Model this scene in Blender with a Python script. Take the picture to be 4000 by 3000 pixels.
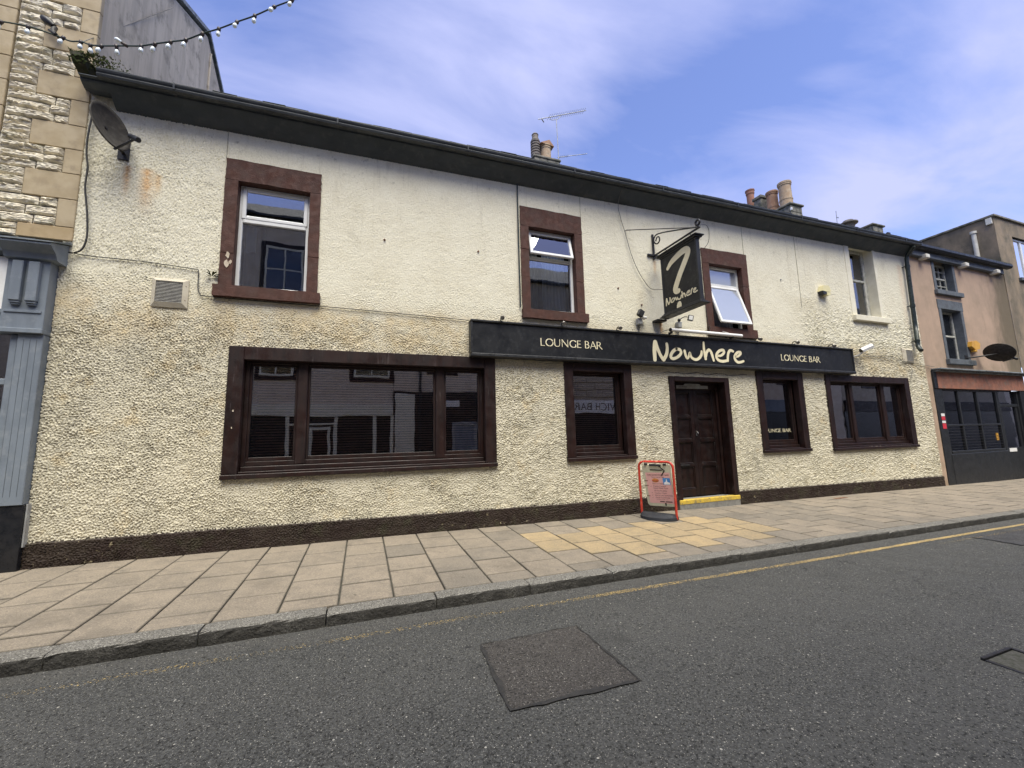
import bpy, math, random
import numpy as np
from mathutils import Matrix, Vector

for o in list(bpy.data.objects): bpy.data.objects.remove(o)
SC = bpy.context.scene
COL = SC.collection
RND = random.Random(7)
NPR = np.random.default_rng(11)

# ------------------------------------------------------------------ camera
YAW, PITCH, ROLL = (math.radians(a) for a in (20.168, 7.557, -1.437))
fw = Vector((math.sin(YAW)*math.cos(PITCH), math.cos(YAW)*math.cos(PITCH), math.sin(PITCH)))
r0 = Vector((math.cos(YAW), -math.sin(YAW), 0)); u0 = r0.cross(fw)
rt = math.cos(ROLL)*r0 + math.sin(ROLL)*u0
up = -math.sin(ROLL)*r0 + math.cos(ROLL)*u0
cam = bpy.data.cameras.new('camera'); cam.sensor_width = 36.0; cam.lens = 1593.36/4000*36
cam.clip_start = 0.05; cam.clip_end = 3000
CO = bpy.data.objects.new('camera', cam); COL.objects.link(CO)
mw = Matrix((rt, up, -fw)).transposed().to_4x4(); mw.translation = Vector((0, -6.24, 1.248))
CO.matrix_world = mw
SC.camera = CO

# ------------------------------------------------------------------ world, sun, exposure
SUN_EL, SUN_AZ = math.radians(66), math.radians(181)      # azimuth clockwise from +Y
W = bpy.data.worlds.new('World'); SC.world = W; W.use_nodes = True
wn = W.node_tree; wn.nodes.clear()
def WN(t, **k):
    n = wn.nodes.new(t)
    for a, b in k.items(): setattr(n, a, b)
    return n
out = WN('ShaderNodeOutputWorld'); bg = WN('ShaderNodeBackground'); bg.inputs[1].default_value = 0.05
sky = WN('ShaderNodeTexSky', sky_type='NISHITA', sun_disc=False, sun_elevation=SUN_EL, sun_rotation=SUN_AZ,
         air_density=1.0, dust_density=0.6, ozone_density=2.2, altitude=20)
tc = WN('ShaderNodeTexCoord')
sep = WN('ShaderNodeSeparateXYZ'); wn.links.new(tc.outputs['Generated'], sep.inputs[0])
zc = WN('ShaderNodeMath', operation='MAXIMUM'); wn.links.new(sep.outputs[2], zc.inputs[0]); zc.inputs[1].default_value = .12
dx = WN('ShaderNodeMath', operation='DIVIDE'); wn.links.new(sep.outputs[0], dx.inputs[0]); wn.links.new(zc.outputs[0], dx.inputs[1])
dy = WN('ShaderNodeMath', operation='DIVIDE'); wn.links.new(sep.outputs[1], dy.inputs[0]); wn.links.new(zc.outputs[0], dy.inputs[1])
cmb = WN('ShaderNodeCombineXYZ'); wn.links.new(dx.outputs[0], cmb.inputs[0]); wn.links.new(dy.outputs[0], cmb.inputs[1])
cmap = WN('ShaderNodeMapping'); cmap.inputs['Rotation'].default_value = (0, 0, math.radians(-52)); cmap.inputs['Scale'].default_value = (.42, .95, 1)
cmap.inputs['Location'].default_value = (3.1, 1.75, 0)
wn.links.new(cmb.outputs[0], cmap.inputs[0])
cn1 = WN('ShaderNodeTexNoise'); cn1.inputs['Scale'].default_value = 2.6; cn1.inputs['Detail'].default_value = 11; cn1.inputs['Roughness'].default_value = .54; cn1.inputs['Distortion'].default_value = .35
wn.links.new(cmap.outputs[0], cn1.inputs[0])
def wm(op, a, b):
    n = WN('ShaderNodeMath', operation=op)
    for i, v in enumerate((a, b)):
        if isinstance(v, bpy.types.NodeSocket): wn.links.new(v, n.inputs[i])
        else: n.inputs[i].default_value = v
    return n.outputs[0]
cov = cn1.outputs[0]
for gx, gy, sx, sy, amp in ((.22, .93, .42, .30, .15), (1.0, .85, .22, .36, -.17), (1.95, .72, .36, .42, .26), (2.6, 1.05, .3, .3, -.06), (2.2, 1.22, .3, .16, .16)):
    u = wm('DIVIDE', wm('SUBTRACT', dx.outputs[0], gx), sx); v = wm('DIVIDE', wm('SUBTRACT', dy.outputs[0], gy), sy)
    cov = wm('ADD', cov, wm('MULTIPLY', wm('POWER', 2.718, wm('MULTIPLY', wm('ADD', wm('MULTIPLY', u, u), wm('MULTIPLY', v, v)), -1.0)), amp))
cr = WN('ShaderNodeValToRGB'); cr.color_ramp.elements[0].position = .38; cr.color_ramp.elements[1].position = .76
cr.color_ramp.elements[1].color = (.92, .92, .92, 1)
wn.links.new(cov, cr.inputs[0])
tint = WN('ShaderNodeMix', data_type='RGBA', blend_type='MULTIPLY'); tint.inputs[0].default_value = 1.0
tint.inputs[7].default_value = (1.06, .96, 1.20, 1)
wn.links.new(sky.outputs[0], tint.inputs[6])
mix = WN('ShaderNodeMix', data_type='RGBA'); mix.inputs[7].default_value = (3.0, 3.2, 4.95, 1)
wn.links.new(cr.outputs[0], mix.inputs[0]); wn.links.new(tint.outputs[2], mix.inputs[6])
wn.links.new(mix.outputs[2], bg.inputs[0]); wn.links.new(bg.outputs[0], out.inputs[0])

sun = bpy.data.lights.new('sun', 'SUN'); sun.energy = 1.5; sun.angle = math.radians(48); sun.color = (1, .955, .80)
SO = bpy.data.objects.new('sun', sun); COL.objects.link(SO)
sd = Vector((math.sin(SUN_AZ)*math.cos(SUN_EL), math.cos(SUN_AZ)*math.cos(SUN_EL), math.sin(SUN_EL)))
SO.rotation_euler = sd.to_track_quat('Z', 'Y').to_euler(); SO.location = (0, -3, 30)

SC.render.engine = 'CYCLES'
SC.view_settings.view_transform = 'Standard'; SC.view_settings.look = 'None'
SC.view_settings.gamma = 1; SC.view_settings.use_curve_mapping = False
SC.view_settings.exposure = 2.14

# ------------------------------------------------------------------ material helpers
class NT:
    def __init__(s, name):
        s.m = bpy.data.materials.new(name); s.m.use_nodes = True
        s.t = s.m.node_tree; s.t.nodes.clear()
        s.out = s.n('ShaderNodeOutputMaterial')
        s.pos = s.n('ShaderNodeNewGeometry').outputs['Position']
        sp = s.n('ShaderNodeSeparateXYZ', ins={0: s.pos}); s.x, s.y, s.z = sp.outputs
    def n(s, t, props=None, ins=None):
        nd = s.t.nodes.new(t)
        for a, b in (props or {}).items(): setattr(nd, a, b)
        for k, v in (ins or {}).items(): s.set(nd.inputs[k], v)
        return nd
    def set(s, inp, v):
        if isinstance(v, bpy.types.NodeSocket): s.t.links.new(v, inp)
        elif isinstance(v, (tuple, list)) and len(v) == 3 and inp.type == 'RGBA': inp.default_value = (*v, 1)
        else: inp.default_value = v
    def math(s, op, a, b=0.0, c=0.0):
        return s.n('ShaderNodeMath', {'operation': op}, {0: a, 1: b, 2: c}).outputs[0]
    def mix(s, f, a, b, bt='MIX'):
        return s.n('ShaderNodeMix', {'data_type': 'RGBA', 'blend_type': bt}, {0: f, 6: a, 7: b}).outputs[2]
    def noise(s, scale, detail=4, rough=.55, vec=None, dist=0):
        return s.n('ShaderNodeTexNoise', None, {'Vector': vec or s.pos, 'Scale': scale, 'Detail': detail, 'Roughness': rough, 'Distortion': dist}).outputs[0]
    def map(s, scale=(1, 1, 1), loc=(0, 0, 0), vec=None):
        return s.n('ShaderNodeMapping', None, {0: vec or s.pos, 'Location': loc, 'Scale': scale}).outputs[0]
    def ramp(s, f, a, b, lo=0., hi=1.):
        nd = s.n('ShaderNodeMapRange', {'interpolation_type': 'SMOOTHSTEP'}, {0: f, 1: a, 2: b, 3: lo, 4: hi}); return nd.outputs[0]
    def bump(s, h, strength=.5, dist=.01):
        return s.n('ShaderNodeBump', None, {'Strength': strength, 'Distance': dist, 'Height': h}).outputs[0]
    def pbr(s, col, rough=.8, normal=None, metal=0., spec=.5, **k):
        ins = {'Base Color': col, 'Roughness': rough, 'Metallic': metal, 'Specular IOR Level': spec}
        if normal is not None: ins['Normal'] = normal
        ins.update(k)
        b = s.n('ShaderNodeBsdfPrincipled', None, ins).outputs[0]
        return b
    def done(s, sh):
        s.t.links.new(sh, s.out.inputs[0]); return s.m

def simple(name, c1, c2=None, rough=.6, scale=6, bump=0, bscale=80, metal=0., spec=.4, detail=5, lo=.35, hi=.65, bdist=.004, dirt=None, dscale=3, stretch=(1, 1, 1)):
    t = NT(name)
    c2 = c2 or tuple(v*.72 for v in c1)
    f = t.ramp(t.noise(scale, detail, .6, vec=t.map(stretch)), lo, hi)
    col = t.mix(f, c1, c2)
    if dirt:
        col = t.mix(t.ramp(t.noise(dscale, 6, .65), .5, .72), col, dirt)
    nrm = t.bump(t.noise(bscale, 3, .6), bump, bdist) if bump else None
    rr = t.ramp(t.noise(scale*2, 3), .3, .7, max(rough-.12, .02), min(rough+.12, 1))
    return t.done(t.pbr(col, rr, nrm, metal, spec))

MT = {}
def brown_mat():
    t = NT('dark_brown_gloss_paint')
    col = t.mix(t.ramp(t.noise(3.5, 5, .6, vec=t.map((3, 3, .6))), .35, .65), (.021, .0082, .0062), (.012, .0058, .005))
    st = t.math('MULTIPLY', t.ramp(t.noise(3.2, 5, .7, vec=t.map((9, 2, .7))), .58, .70), t.ramp(t.noise(1.3, 3), .42, .6))
    col = t.mix(t.math('MULTIPLY', st, .6), col, (.085, .068, .066))
    col = t.mix(t.math('MULTIPLY', t.ramp(t.noise(24, 4, .7), .66, .70), .5), col, (.05, .03, .025))
    return t.done(t.pbr(col, t.ramp(t.noise(6, 3), .3, .7, .38, .62), t.bump(t.noise(130, 3), .25, .004), spec=.35))
MT['brown_paint'] = brown_mat()
MT['door_paint'] = simple('door_paint', (.015, .0058, .0046), (.008, .0042, .004), .42, 4, .2, 120, stretch=(3, 3, .5))
MT['sandstone'] = simple('brown_sandstone_paint', (.082, .033, .022), (.054, .024, .018), .8, 7, .7, 55, dirt=(.10, .058, .044), dscale=7, bdist=.008)
MT['upvc'] = simple('white_upvc', (.80, .80, .78), (.70, .70, .66), .3, 4)
MT['dark'] = simple('dark_room', (.012, .011, .012), (.006, .006, .007), .9)
MT['cove'] = simple('dark_grey_eaves_paint', (.056, .067, .076), (.040, .049, .057), .62, 2.2, .35, 90, dirt=(.075, .084, .086), dscale=9, stretch=(1, 2, 2))
MT['gutter'] = simple('grey_gutter_paint', (.052, .058, .062), (.032, .036, .04), .45, 5, .15, 100)
MT['slate'] = simple('mossy_slate', (.045, .047, .05), (.03, .037, .026), .8, 9, .6, 60, dirt=(.055, .07, .03), dscale=12)
MT['sign'] = simple('charcoal_sign_board', (.0145, .0155, .0175), (.0105, .0112, .013), .45, 2.5, .06, 200, spec=.3, dirt=(.028, .029, .031), dscale=14)
MT['sign_frame'] = simple('black_moulding', (.014, .015, .017), (.022, .023, .025), .45, 8)
MT['letter'] = simple('cream_lettering', (.83, .76, .52), (.76, .68, .46), .5, 6)
MT['iron'] = simple('black_iron', (.012, .012, .014), (.022, .02, .019), .5, 20, .2, 150)
MT['steel'] = simple('dull_steel', (.32, .31, .29), (.2, .18, .16), .38, 12, metal=.8)
MT['plastic_grey'] = simple('grey_plastic_box', (.36, .37, .36), (.27, .27, .27), .5, 9)
MT['plastic_white'] = simple('white_plastic', (.82, .82, .80), (.72, .71, .68), .35, 6)
MT['plastic_black'] = simple('black_plastic', (.016, .017, .019), (.026, .027, .03), .45, 9, .1)
MT['rubber'] = simple('navy_rubber_base', (.017, .019, .025), (.026, .028, .034), .75, 14, .3, 120)
MT['red_tube'] = simple('red_painted_tube', (.50, .048, .028), (.40, .032, .02), .36, 12, dirt=(.62, .16, .10), dscale=16)
MT['board_face'] = simple('dirty_cream_board', (.62, .60, .44), (.52, .51, .36), .5, 7)
MT['poster'] = simple('faded_pink_poster', (.78, .46, .42), (.74, .42, .39), .55, 4)
MT['ink'] = simple('brown_print', (.13, .05, .045), (.17, .07, .06), .6)
MT['blackink'] = simple('black_print', (.02, .018, .017), (.03, .025, .02), .6)
MT['bun'] = simple('orange_print', (.72, .33, .08), (.55, .16, .05), .6, 30)
MT['blue'] = simple('blue_print', (.05, .22, .56), (.09, .3, .62), .5, 20)
MT['white'] = simple('white_print', (.85, .87, .88), (.8, .82, .84), .5)
MT['red'] = simple('red_print', (.62, .04, .06), (.5, .03, .05), .5)
MT['yellow_plastic'] = simple('pale_yellow_plastic', (.74, .67, .36), (.66, .60, .36), .45, 5)
MT['orange_plastic'] = simple('amber_plastic', (.66, .36, .05), (.56, .29, .045), .4, 5)
MT['black_tile'] = simple('black_base', (.011, .012, .015), (.018, .018, .02), .35, 8)
MT['bluegrey'] = simple('blue_grey_paint', (.19, .22, .255), (.15, .175, .205), .55, 3, .3, 70, dirt=(.22, .245, .27), dscale=8, stretch=(2, 2, .5))
MT['bluegrey_dark'] = simple('dark_blue_grey_paint', (.10, .12, .14), (.075, .09, .105), .55, 5)
MT['lead'] = simple('lead_flashing', (.22, .24, .25), (.10, .12, .13), .6, 9, .3)
MT['quoin'] = simple('buff_sandstone', (.44, .36, .235), (.37, .295, .185), .85, 3.5, .5, 150, dirt=(.30, .24, .16), dscale=5)
MT['quoin2'] = simple('tan_sandstone', (.42, .32, .19), (.36, .27, .15), .85, 3.5, .5, 150, dirt=(.30, .22, .13), dscale=5)
MT['rock'] = simple('rock_faced_limestone', (.76, .70, .56), (.66, .595, .46), .95, 5, 1.0, 45, spec=.1, dirt=(.26, .25, .18), dscale=9)
MT['mortar'] = simple('pale_mortar', (.62, .57, .44), (.5, .46, .35), .95, 8, .5, 100)
MT['gable'] = simple('grey_rendered_gable', (.54, .475, .375), (.41, .36, .285), .95, 2.2, .8, 70, dirt=(.24, .215, .17), dscale=3.2, stretch=(1, 3, .35))
def kerb_mat():
    t = NT('granite_kerb')
    col = t.mix(t.ramp(t.noise(1.8, 5), .35, .65), (.215, .205, .18), (.165, .157, .138))
    col = t.mix(t.ramp(t.noise(85, 2, .6), .40, .62), col, (.085, .08, .07))
    col = t.mix(t.ramp(t.noise(110, 2, .6), .56, .68), col, (.40, .385, .34))
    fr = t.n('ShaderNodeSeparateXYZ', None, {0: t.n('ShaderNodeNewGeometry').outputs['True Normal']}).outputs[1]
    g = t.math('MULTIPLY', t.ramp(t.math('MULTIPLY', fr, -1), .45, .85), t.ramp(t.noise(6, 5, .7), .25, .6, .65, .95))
    col = t.mix(g, col, (.034, .032, .028))  # road-facing sides darkened by normal: grime plus shade painted into the colour
    return t.done(t.pbr(col, .88, t.bump(t.math('ADD', t.noise(60, 3, .6), t.noise(25, 3, .6)), .9, .012), spec=.25))
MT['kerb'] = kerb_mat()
def pink_mat():
    t = NT('pink_render')
    col = t.mix(t.ramp(t.noise(1.5, 5, .6), .35, .65), (.45, .325, .24), (.385, .285, .212))
    col = t.mix(t.math('MULTIPLY', t.ramp(t.noise(1.1, 6, .65), .5, .72), .6), col, (.28, .215, .155))
    run = t.ramp(t.noise(2.2, 6, .72, vec=t.map((3.2, 1, .35))), .52, .70)
    col = t.mix(t.math('MULTIPLY', run, .4), col, (.24, .19, .135))
    edge = t.math('ADD', t.x, t.math('MULTIPLY', t.math('SUBTRACT', t.noise(1.4, 5, .7, vec=t.map((1, 1, .4))), .5), 2.2))
    col = t.mix(t.ramp(edge, 17.5, 18.7), col, (.16, .13, .09))
    low = t.math('MULTIPLY', t.ramp(t.z, 2.7, 3.4, 1, 0), t.ramp(t.noise(2.5, 5), .4, .65))
    col = t.mix(t.math('MULTIPLY', low, .5), col, (.22, .17, .11))
    return t.done(t.pbr(col, .92, t.bump(t.noise(70, 3), .35, .004), spec=.2))
MT['pink'] = pink_mat()
MT['brown_render'] = simple('weathered_brown_render', (.27, .21, .145), (.15, .125, .09), .95, 1.8, .7, 60, dirt=(.09, .085, .06), dscale=1.6, stretch=(1, 1, .5))
MT['greystone'] = simple('grey_painted_stone', (.115, .13, .145), (.085, .095, .105), .75, 6, .5, 80)
MT['shop_black'] = simple('faded_black_paint', (.011, .0125, .0145), (.018, .0195, .022), .5, 6, .15)
MT['terracotta'] = simple('flaking_red_fascia', (.35, .15, .095), (.24, .115, .08), .8, 6, .4, dirt=(.2, .15, .12), dscale=5)
MT['peeling'] = simple('peeling_white_wood', (.55, .54, .48), (.36, .36, .30), .7, 14, .5)
MT['cream_paint'] = simple('cream_masonry_paint', (.76, .72, .58), (.68, .64, .5), .75, 5, .3, 90)
MT['pipe'] = simple('black_downpipe', (.016, .024, .024), (.026, .036, .034), .35, 8)
MT['whitepipe'] = simple('white_soil_pipe', (.68, .66, .58), (.58, .55, .47), .5, 8)
MT['chimney'] = simple('sooty_stone_stack', (.22, .205, .165), (.10, .10, .085), .95, 6, .7, 60, dirt=(.07, .075, .05), dscale=6)
MT['pot'] = simple('clay_chimney_pot', (.44, .34, .225), (.36, .255, .16), .85, 5, .3, 60, dirt=(.20, .17, .13), dscale=7)
MT['pot_red'] = simple('red_clay_pot', (.30, .145, .10), (.24, .115, .08), .85, 5, .3, dirt=(.2, .13, .1), dscale=8)
MT['pot_orange'] = simple('orange_clay_pot', (.36, .215, .13), (.29, .165, .10), .85, 5, .3, dirt=(.24, .17, .12), dscale=8)
MT['pot_grey'] = simple('sooty_clay_pot', (.20, .17, .14), (.12, .11, .10), .85, 5, .3)
MT['aerial'] = simple('aerial_metal', (.35, .36, .36), (.25, .25, .24), .45, 10, metal=.6)
MT['cable'] = simple('black_cable', (.02, .02, .02), (.035, .033, .03), .6)
MT['cable_grey'] = simple('grey_cable', (.17, .165, .14), (.12, .115, .10), .6)
MT['vent'] = simple('beige_plastic_vent', (.56, .51, .39), (.47, .42, .32), .5, 8)
MT['vent_dark'] = simple('vent_grille_grey', (.25, .24, .21), (.2, .19, .17), .6, 20)
MT['dish'] = simple('grey_brown_dish', (.036, .032, .027), (.027, .024, .021), .85, 8, dirt=(.06, .052, .042), dscale=12)
MT['bed'] = simple('mortar_bed', (.085, .08, .066), (.05, .05, .04), .95, 12)
MT['concrete'] = simple('concrete_step', (.22, .215, .195), (.16, .155, .14), .9, 14, .5, 90)
MT['step_yellow'] = simple('worn_yellow_paint', (.60, .42, .05), (.46, .32, .06), .7, 9, .3, dirt=(.13, .12, .09), dscale=17)
MT['curtain'] = simple('grey_curtain', (.33, .32, .27), (.25, .245, .21), .9, 5)
MT['cloth'] = simple('pale_blue_cloth', (.62, .70, .80), (.55, .63, .74), .9, 5)
MT['net'] = simple('white_net', (.72, .76, .82), (.66, .70, .77), .9, 4)
MT['slat'] = simple('dark_brown_blind_slat', (.36, .215, .185), (.30, .18, .155), .55, 5)
MT['bulb'] = simple('frosted_lamp_glass', (.80, .86, .84), (.72, .80, .82), .12, 8, spec=.9)
MT['festoon'] = simple('dark_green_festoon', (.018, .035, .030), (.025, .045, .035), .5)
MT['socket'] = simple('brown_black_lampholder', (.035, .028, .026), (.06, .045, .04), .5)
MT['moss'] = simple('green_moss', (.05, .085, .018), (.09, .085, .03), .95, 25, .8)
MT['leaf'] = simple('weed_leaf', (.055, .075, .02), (.09, .10, .03), .7, 20)
MT['rust'] = simple('rusty_iron', (.20, .085, .04), (.1, .05, .03), .85, 20)
MT['tar'] = simple('tar_seal', (.022, .022, .022), (.035, .034, .032), .6, 30, .5)
MT['iron_cover'] = simple('mossy_cover_infill', (.075, .072, .062), (.045, .047, .034), .95, 25, .9, 70)
MT['opp_render'] = simple('opposite_grey_cream_render', (.66, .57, .45), (.58, .49, .38), .9, 3)
MT['opp_stone'] = simple('opposite_sandstone', (.42, .36, .27), (.34, .29, .22), .9, 6, .6, 20)
MT['opp_roof'] = simple('opposite_slate_roof', (.07, .07, .075), (.05, .05, .055), .8, 9)
MT['joint'] = simple('render_joint_bead', (.50, .47, .37), (.30, .28, .21), .8, 6)
MT['corbel'] = simple('mossy_corbel', (.055, .05, .035), (.035, .04, .02), .95, 14, .8, 40, dirt=(.06, .085, .025), dscale=16)
MT['chip'] = simple('chipped_pale_plaster', (.58, .50, .38), (.48, .40, .3), .9, 20)

def glass_mat(name, boost, tint, rough=.004):
    t = NT(name)
    fr = t.n('ShaderNodeFresnel', None, {'IOR': 1.5}).outputs[0]
    fac = t.math('MINIMUM', t.math('MULTIPLY', fr, boost), 1.0)
    nz = t.bump(t.noise(1.4, 2, .5), .035, .05)
    gl = t.n('ShaderNodeBsdfGlossy', None, {'Roughness': rough, 'Color': (.95, .96, 1), 'Normal': nz}).outputs[0]
    tr = t.n('ShaderNodeBsdfTransparent', None, {'Color': tint}).outputs[0]
    return t.done(t.n('ShaderNodeMixShader', None, {0: fac, 1: tr, 2: gl}).outputs[0])
MT['glass'] = glass_mat('window_glass', 4.6, (.88, .86, .84))
MT['glass_upvc'] = glass_mat('double_glazing', 4.2, (.72, .74, .74))
MT['frosted'] = None
MT['glass_old'] = glass_mat('old_glass', 2.2, (.6, .62, .62), .02)

def frosted():
    t = NT('obscured_glass')
    d = t.n('ShaderNodeBsdfDiffuse', None, {'Color': (.36, .385, .415)}).outputs[0]
    g = t.n('ShaderNodeBsdfGlossy', None, {'Roughness': .12, 'Color': (.95, .96, 1)}).outputs[0]
    return t.done(t.n('ShaderNodeMixShader', None, {0: .3, 1: d, 2: g}).outputs[0])
MT['frosted'] = frosted()
def wall_mat():
    t = NT('cream_roughcast')
    x, z = t.x, t.z
    big = t.noise(.55, 5, .6); med = t.noise(2.3, 5, .65); fine = t.noise(38, 3, .6)
    lowm = t.ramp(t.math('ADD', z, t.math('MULTIPLY', t.math('SUBTRACT', med, .5), .9)), 2.75, 3.45, 1, 0)
    white = t.mix(t.ramp(med, .3, .7), (.80, .762, .61), (.735, .69, .54))
    cream = t.mix(t.ramp(big, .35, .65), (.70, .65, .51), (.625, .585, .465))
    col = t.mix(lowm, white, cream)
    # yellow weathering band above the ground-floor windows
    band = t.math('MULTIPLY', t.ramp(z, 2.35, 2.8), t.ramp(z, 3.05, 3.4, 1, 0))
    band = t.math('MULTIPLY', band, t.ramp(t.noise(2.1, 6, .7), .36, .64))
    col = t.mix(t.math('MULTIPLY', band, .6), col, (.64, .49, .265))
    # grey-green growth high on the wall and in patches
    mould = t.math('MULTIPLY', t.ramp(t.noise(9, 6, .75), .56, .70), t.ramp(t.math('ADD', z, t.math('MULTIPLY', big, .8)), 5.0, 5.95))
    col = t.mix(t.math('MULTIPLY', mould, .7), col, (.29, .265, .20))
    spk = t.math('MULTIPLY', t.ramp(t.noise(26, 4, .7), .64, .70), t.ramp(t.noise(1.1, 3), .45, .62))
    col = t.mix(t.math('MULTIPLY', spk, .6), col, (.25, .23, .18))
    col = t.mix(t.math('MULTIPLY', t.ramp(t.noise(.9, 6, .7, vec=t.map((1.5, 1, .5))), .55, .75), .35), col, (.50, .45, .33))
    col = t.mix(t.ramp(fine, .3, .7, 0, .25), col, (.52, .47, .35))
    # run-off stains from rusting brackets: (x centre, half width, top, bottom, strength)
    for xc, sx, zt, zb, st, c in ((-2.93, .035, 4.86, 4.35, .7, (.55, .27, .07)), (-2.72, .07, 4.86, 4.15, .75, (.60, .30, .08)), (-2.60, .04, 4.80, 4.45, .5, (.60, .33, .10)),
                                  (5.40, .04, 3.40, 3.1, .8, (.5, .24, .07)), (5.36, .035, 4.66, 4.25, .55, (.52, .28, .10)), (4.98, .12, 4.0, 3.1, .25, (.42, .33, .2)),
                                  (13.45, .10, 5.6, 3.2, .5, (.60, .42, .30)), (4.3, .5, 5.5, 4.7, .28, (.38, .35, .27)), (-1.95, .10, 3.25, 2.9, .4, (.42, .38, .24)),
                                  (9.7, .5, 4.3, 3.2, .30, (.45, .39, .25)), (-3.30, .06, 5.6, 3.7, .45, (.35, .32, .24))):
        dxn = t.math('DIVIDE', t.math('SUBTRACT', x, t.math('ADD', xc, t.math('MULTIPLY', t.math('SUBTRACT', t.noise(7, 3), .5), sx))), sx)
        g = t.math('POWER', 2.718, t.math('MULTIPLY', t.math('MULTIPLY', dxn, dxn), -1.0))
        g = t.math('MULTIPLY', g, t.math('MULTIPLY', t.ramp(z, zt-.02, zt+.03, 1, 0), t.ramp(z, zb, zt-.1)))
        g = t.math('MULTIPLY', g, t.ramp(t.noise(14, 4), .25, .6, .45, 1))
        col = t.mix(t.math('MULTIPLY', g, st), col, c)
    pat = t.math('MULTIPLY', t.ramp(t.noise(1.7, 6, .7, vec=t.map((1, 1, .8), (4, 0, 2))), .50, .66), lowm)
    col = t.mix(t.math('MULTIPLY', pat, .45), col, (.40, .375, .30))
    och = t.math('MULTIPLY', t.ramp(t.noise(2.6, 5, .7, vec=t.map((1, 1, 1), (9, 3, 1))), .56, .70), lowm)
    col = t.mix(t.math('MULTIPLY', och, .4), col, (.60, .45, .22))
    drip = t.math('MULTIPLY', t.ramp(t.noise(3.0, 5, .7, vec=t.map((2.6, 1, .16))), .56, .72), t.ramp(z, 3.2, 5.7, .35, 1))
    col = t.mix(t.math('MULTIPLY', drip, .50), col, (.42, .38, .28))
    pt = t.math('MULTIPLY', t.ramp(t.noise(1.3, 7, .75, vec=t.map((1, 1, .7), (2, 8, 5))), .56, .68), t.ramp(z, 3.1, 3.9))
    col = t.mix(t.math('MULTIPLY', pt, .32), col, (.47, .43, .32))
    dots = t.math('MULTIPLY', t.ramp(t.noise(13, 3, .6), .70, .73), t.ramp(t.noise(.7, 3), .45, .6))
    col = t.mix(t.math('MULTIPLY', dots, .7), col, (.16, .14, .11))
    nrm = t.bump(t.math('ADD', t.noise(48, 3, .6), t.math('MULTIPLY', t.noise(110, 3, .7), .6)), .75, .010)
    return t.done(t.pbr(col, .94, nrm, spec=.15))
MT['wall'] = wall_mat()

def plinth_mat():
    t = NT('dark_brown_roughcast')
    col = t.mix(t.ramp(t.noise(3, 5), .35, .65), (.026, .015, .0115), (.037, .026, .019))
    col = t.mix(t.math('MULTIPLY', t.ramp(t.noise(16, 5, .7), .62, .68), t.ramp(t.noise(.8, 3, .5), .42, .62)), col, (.34, .29, .18))
    col = t.mix(t.math('MULTIPLY', t.ramp(t.noise(5, 4), .5, .7), .5), col, (.05, .048, .025))
    return t.done(t.pbr(col, .72, t.bump(t.noise(110, 3), .4, .006), spec=.35))
MT['plinth'] = plinth_mat()

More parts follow.
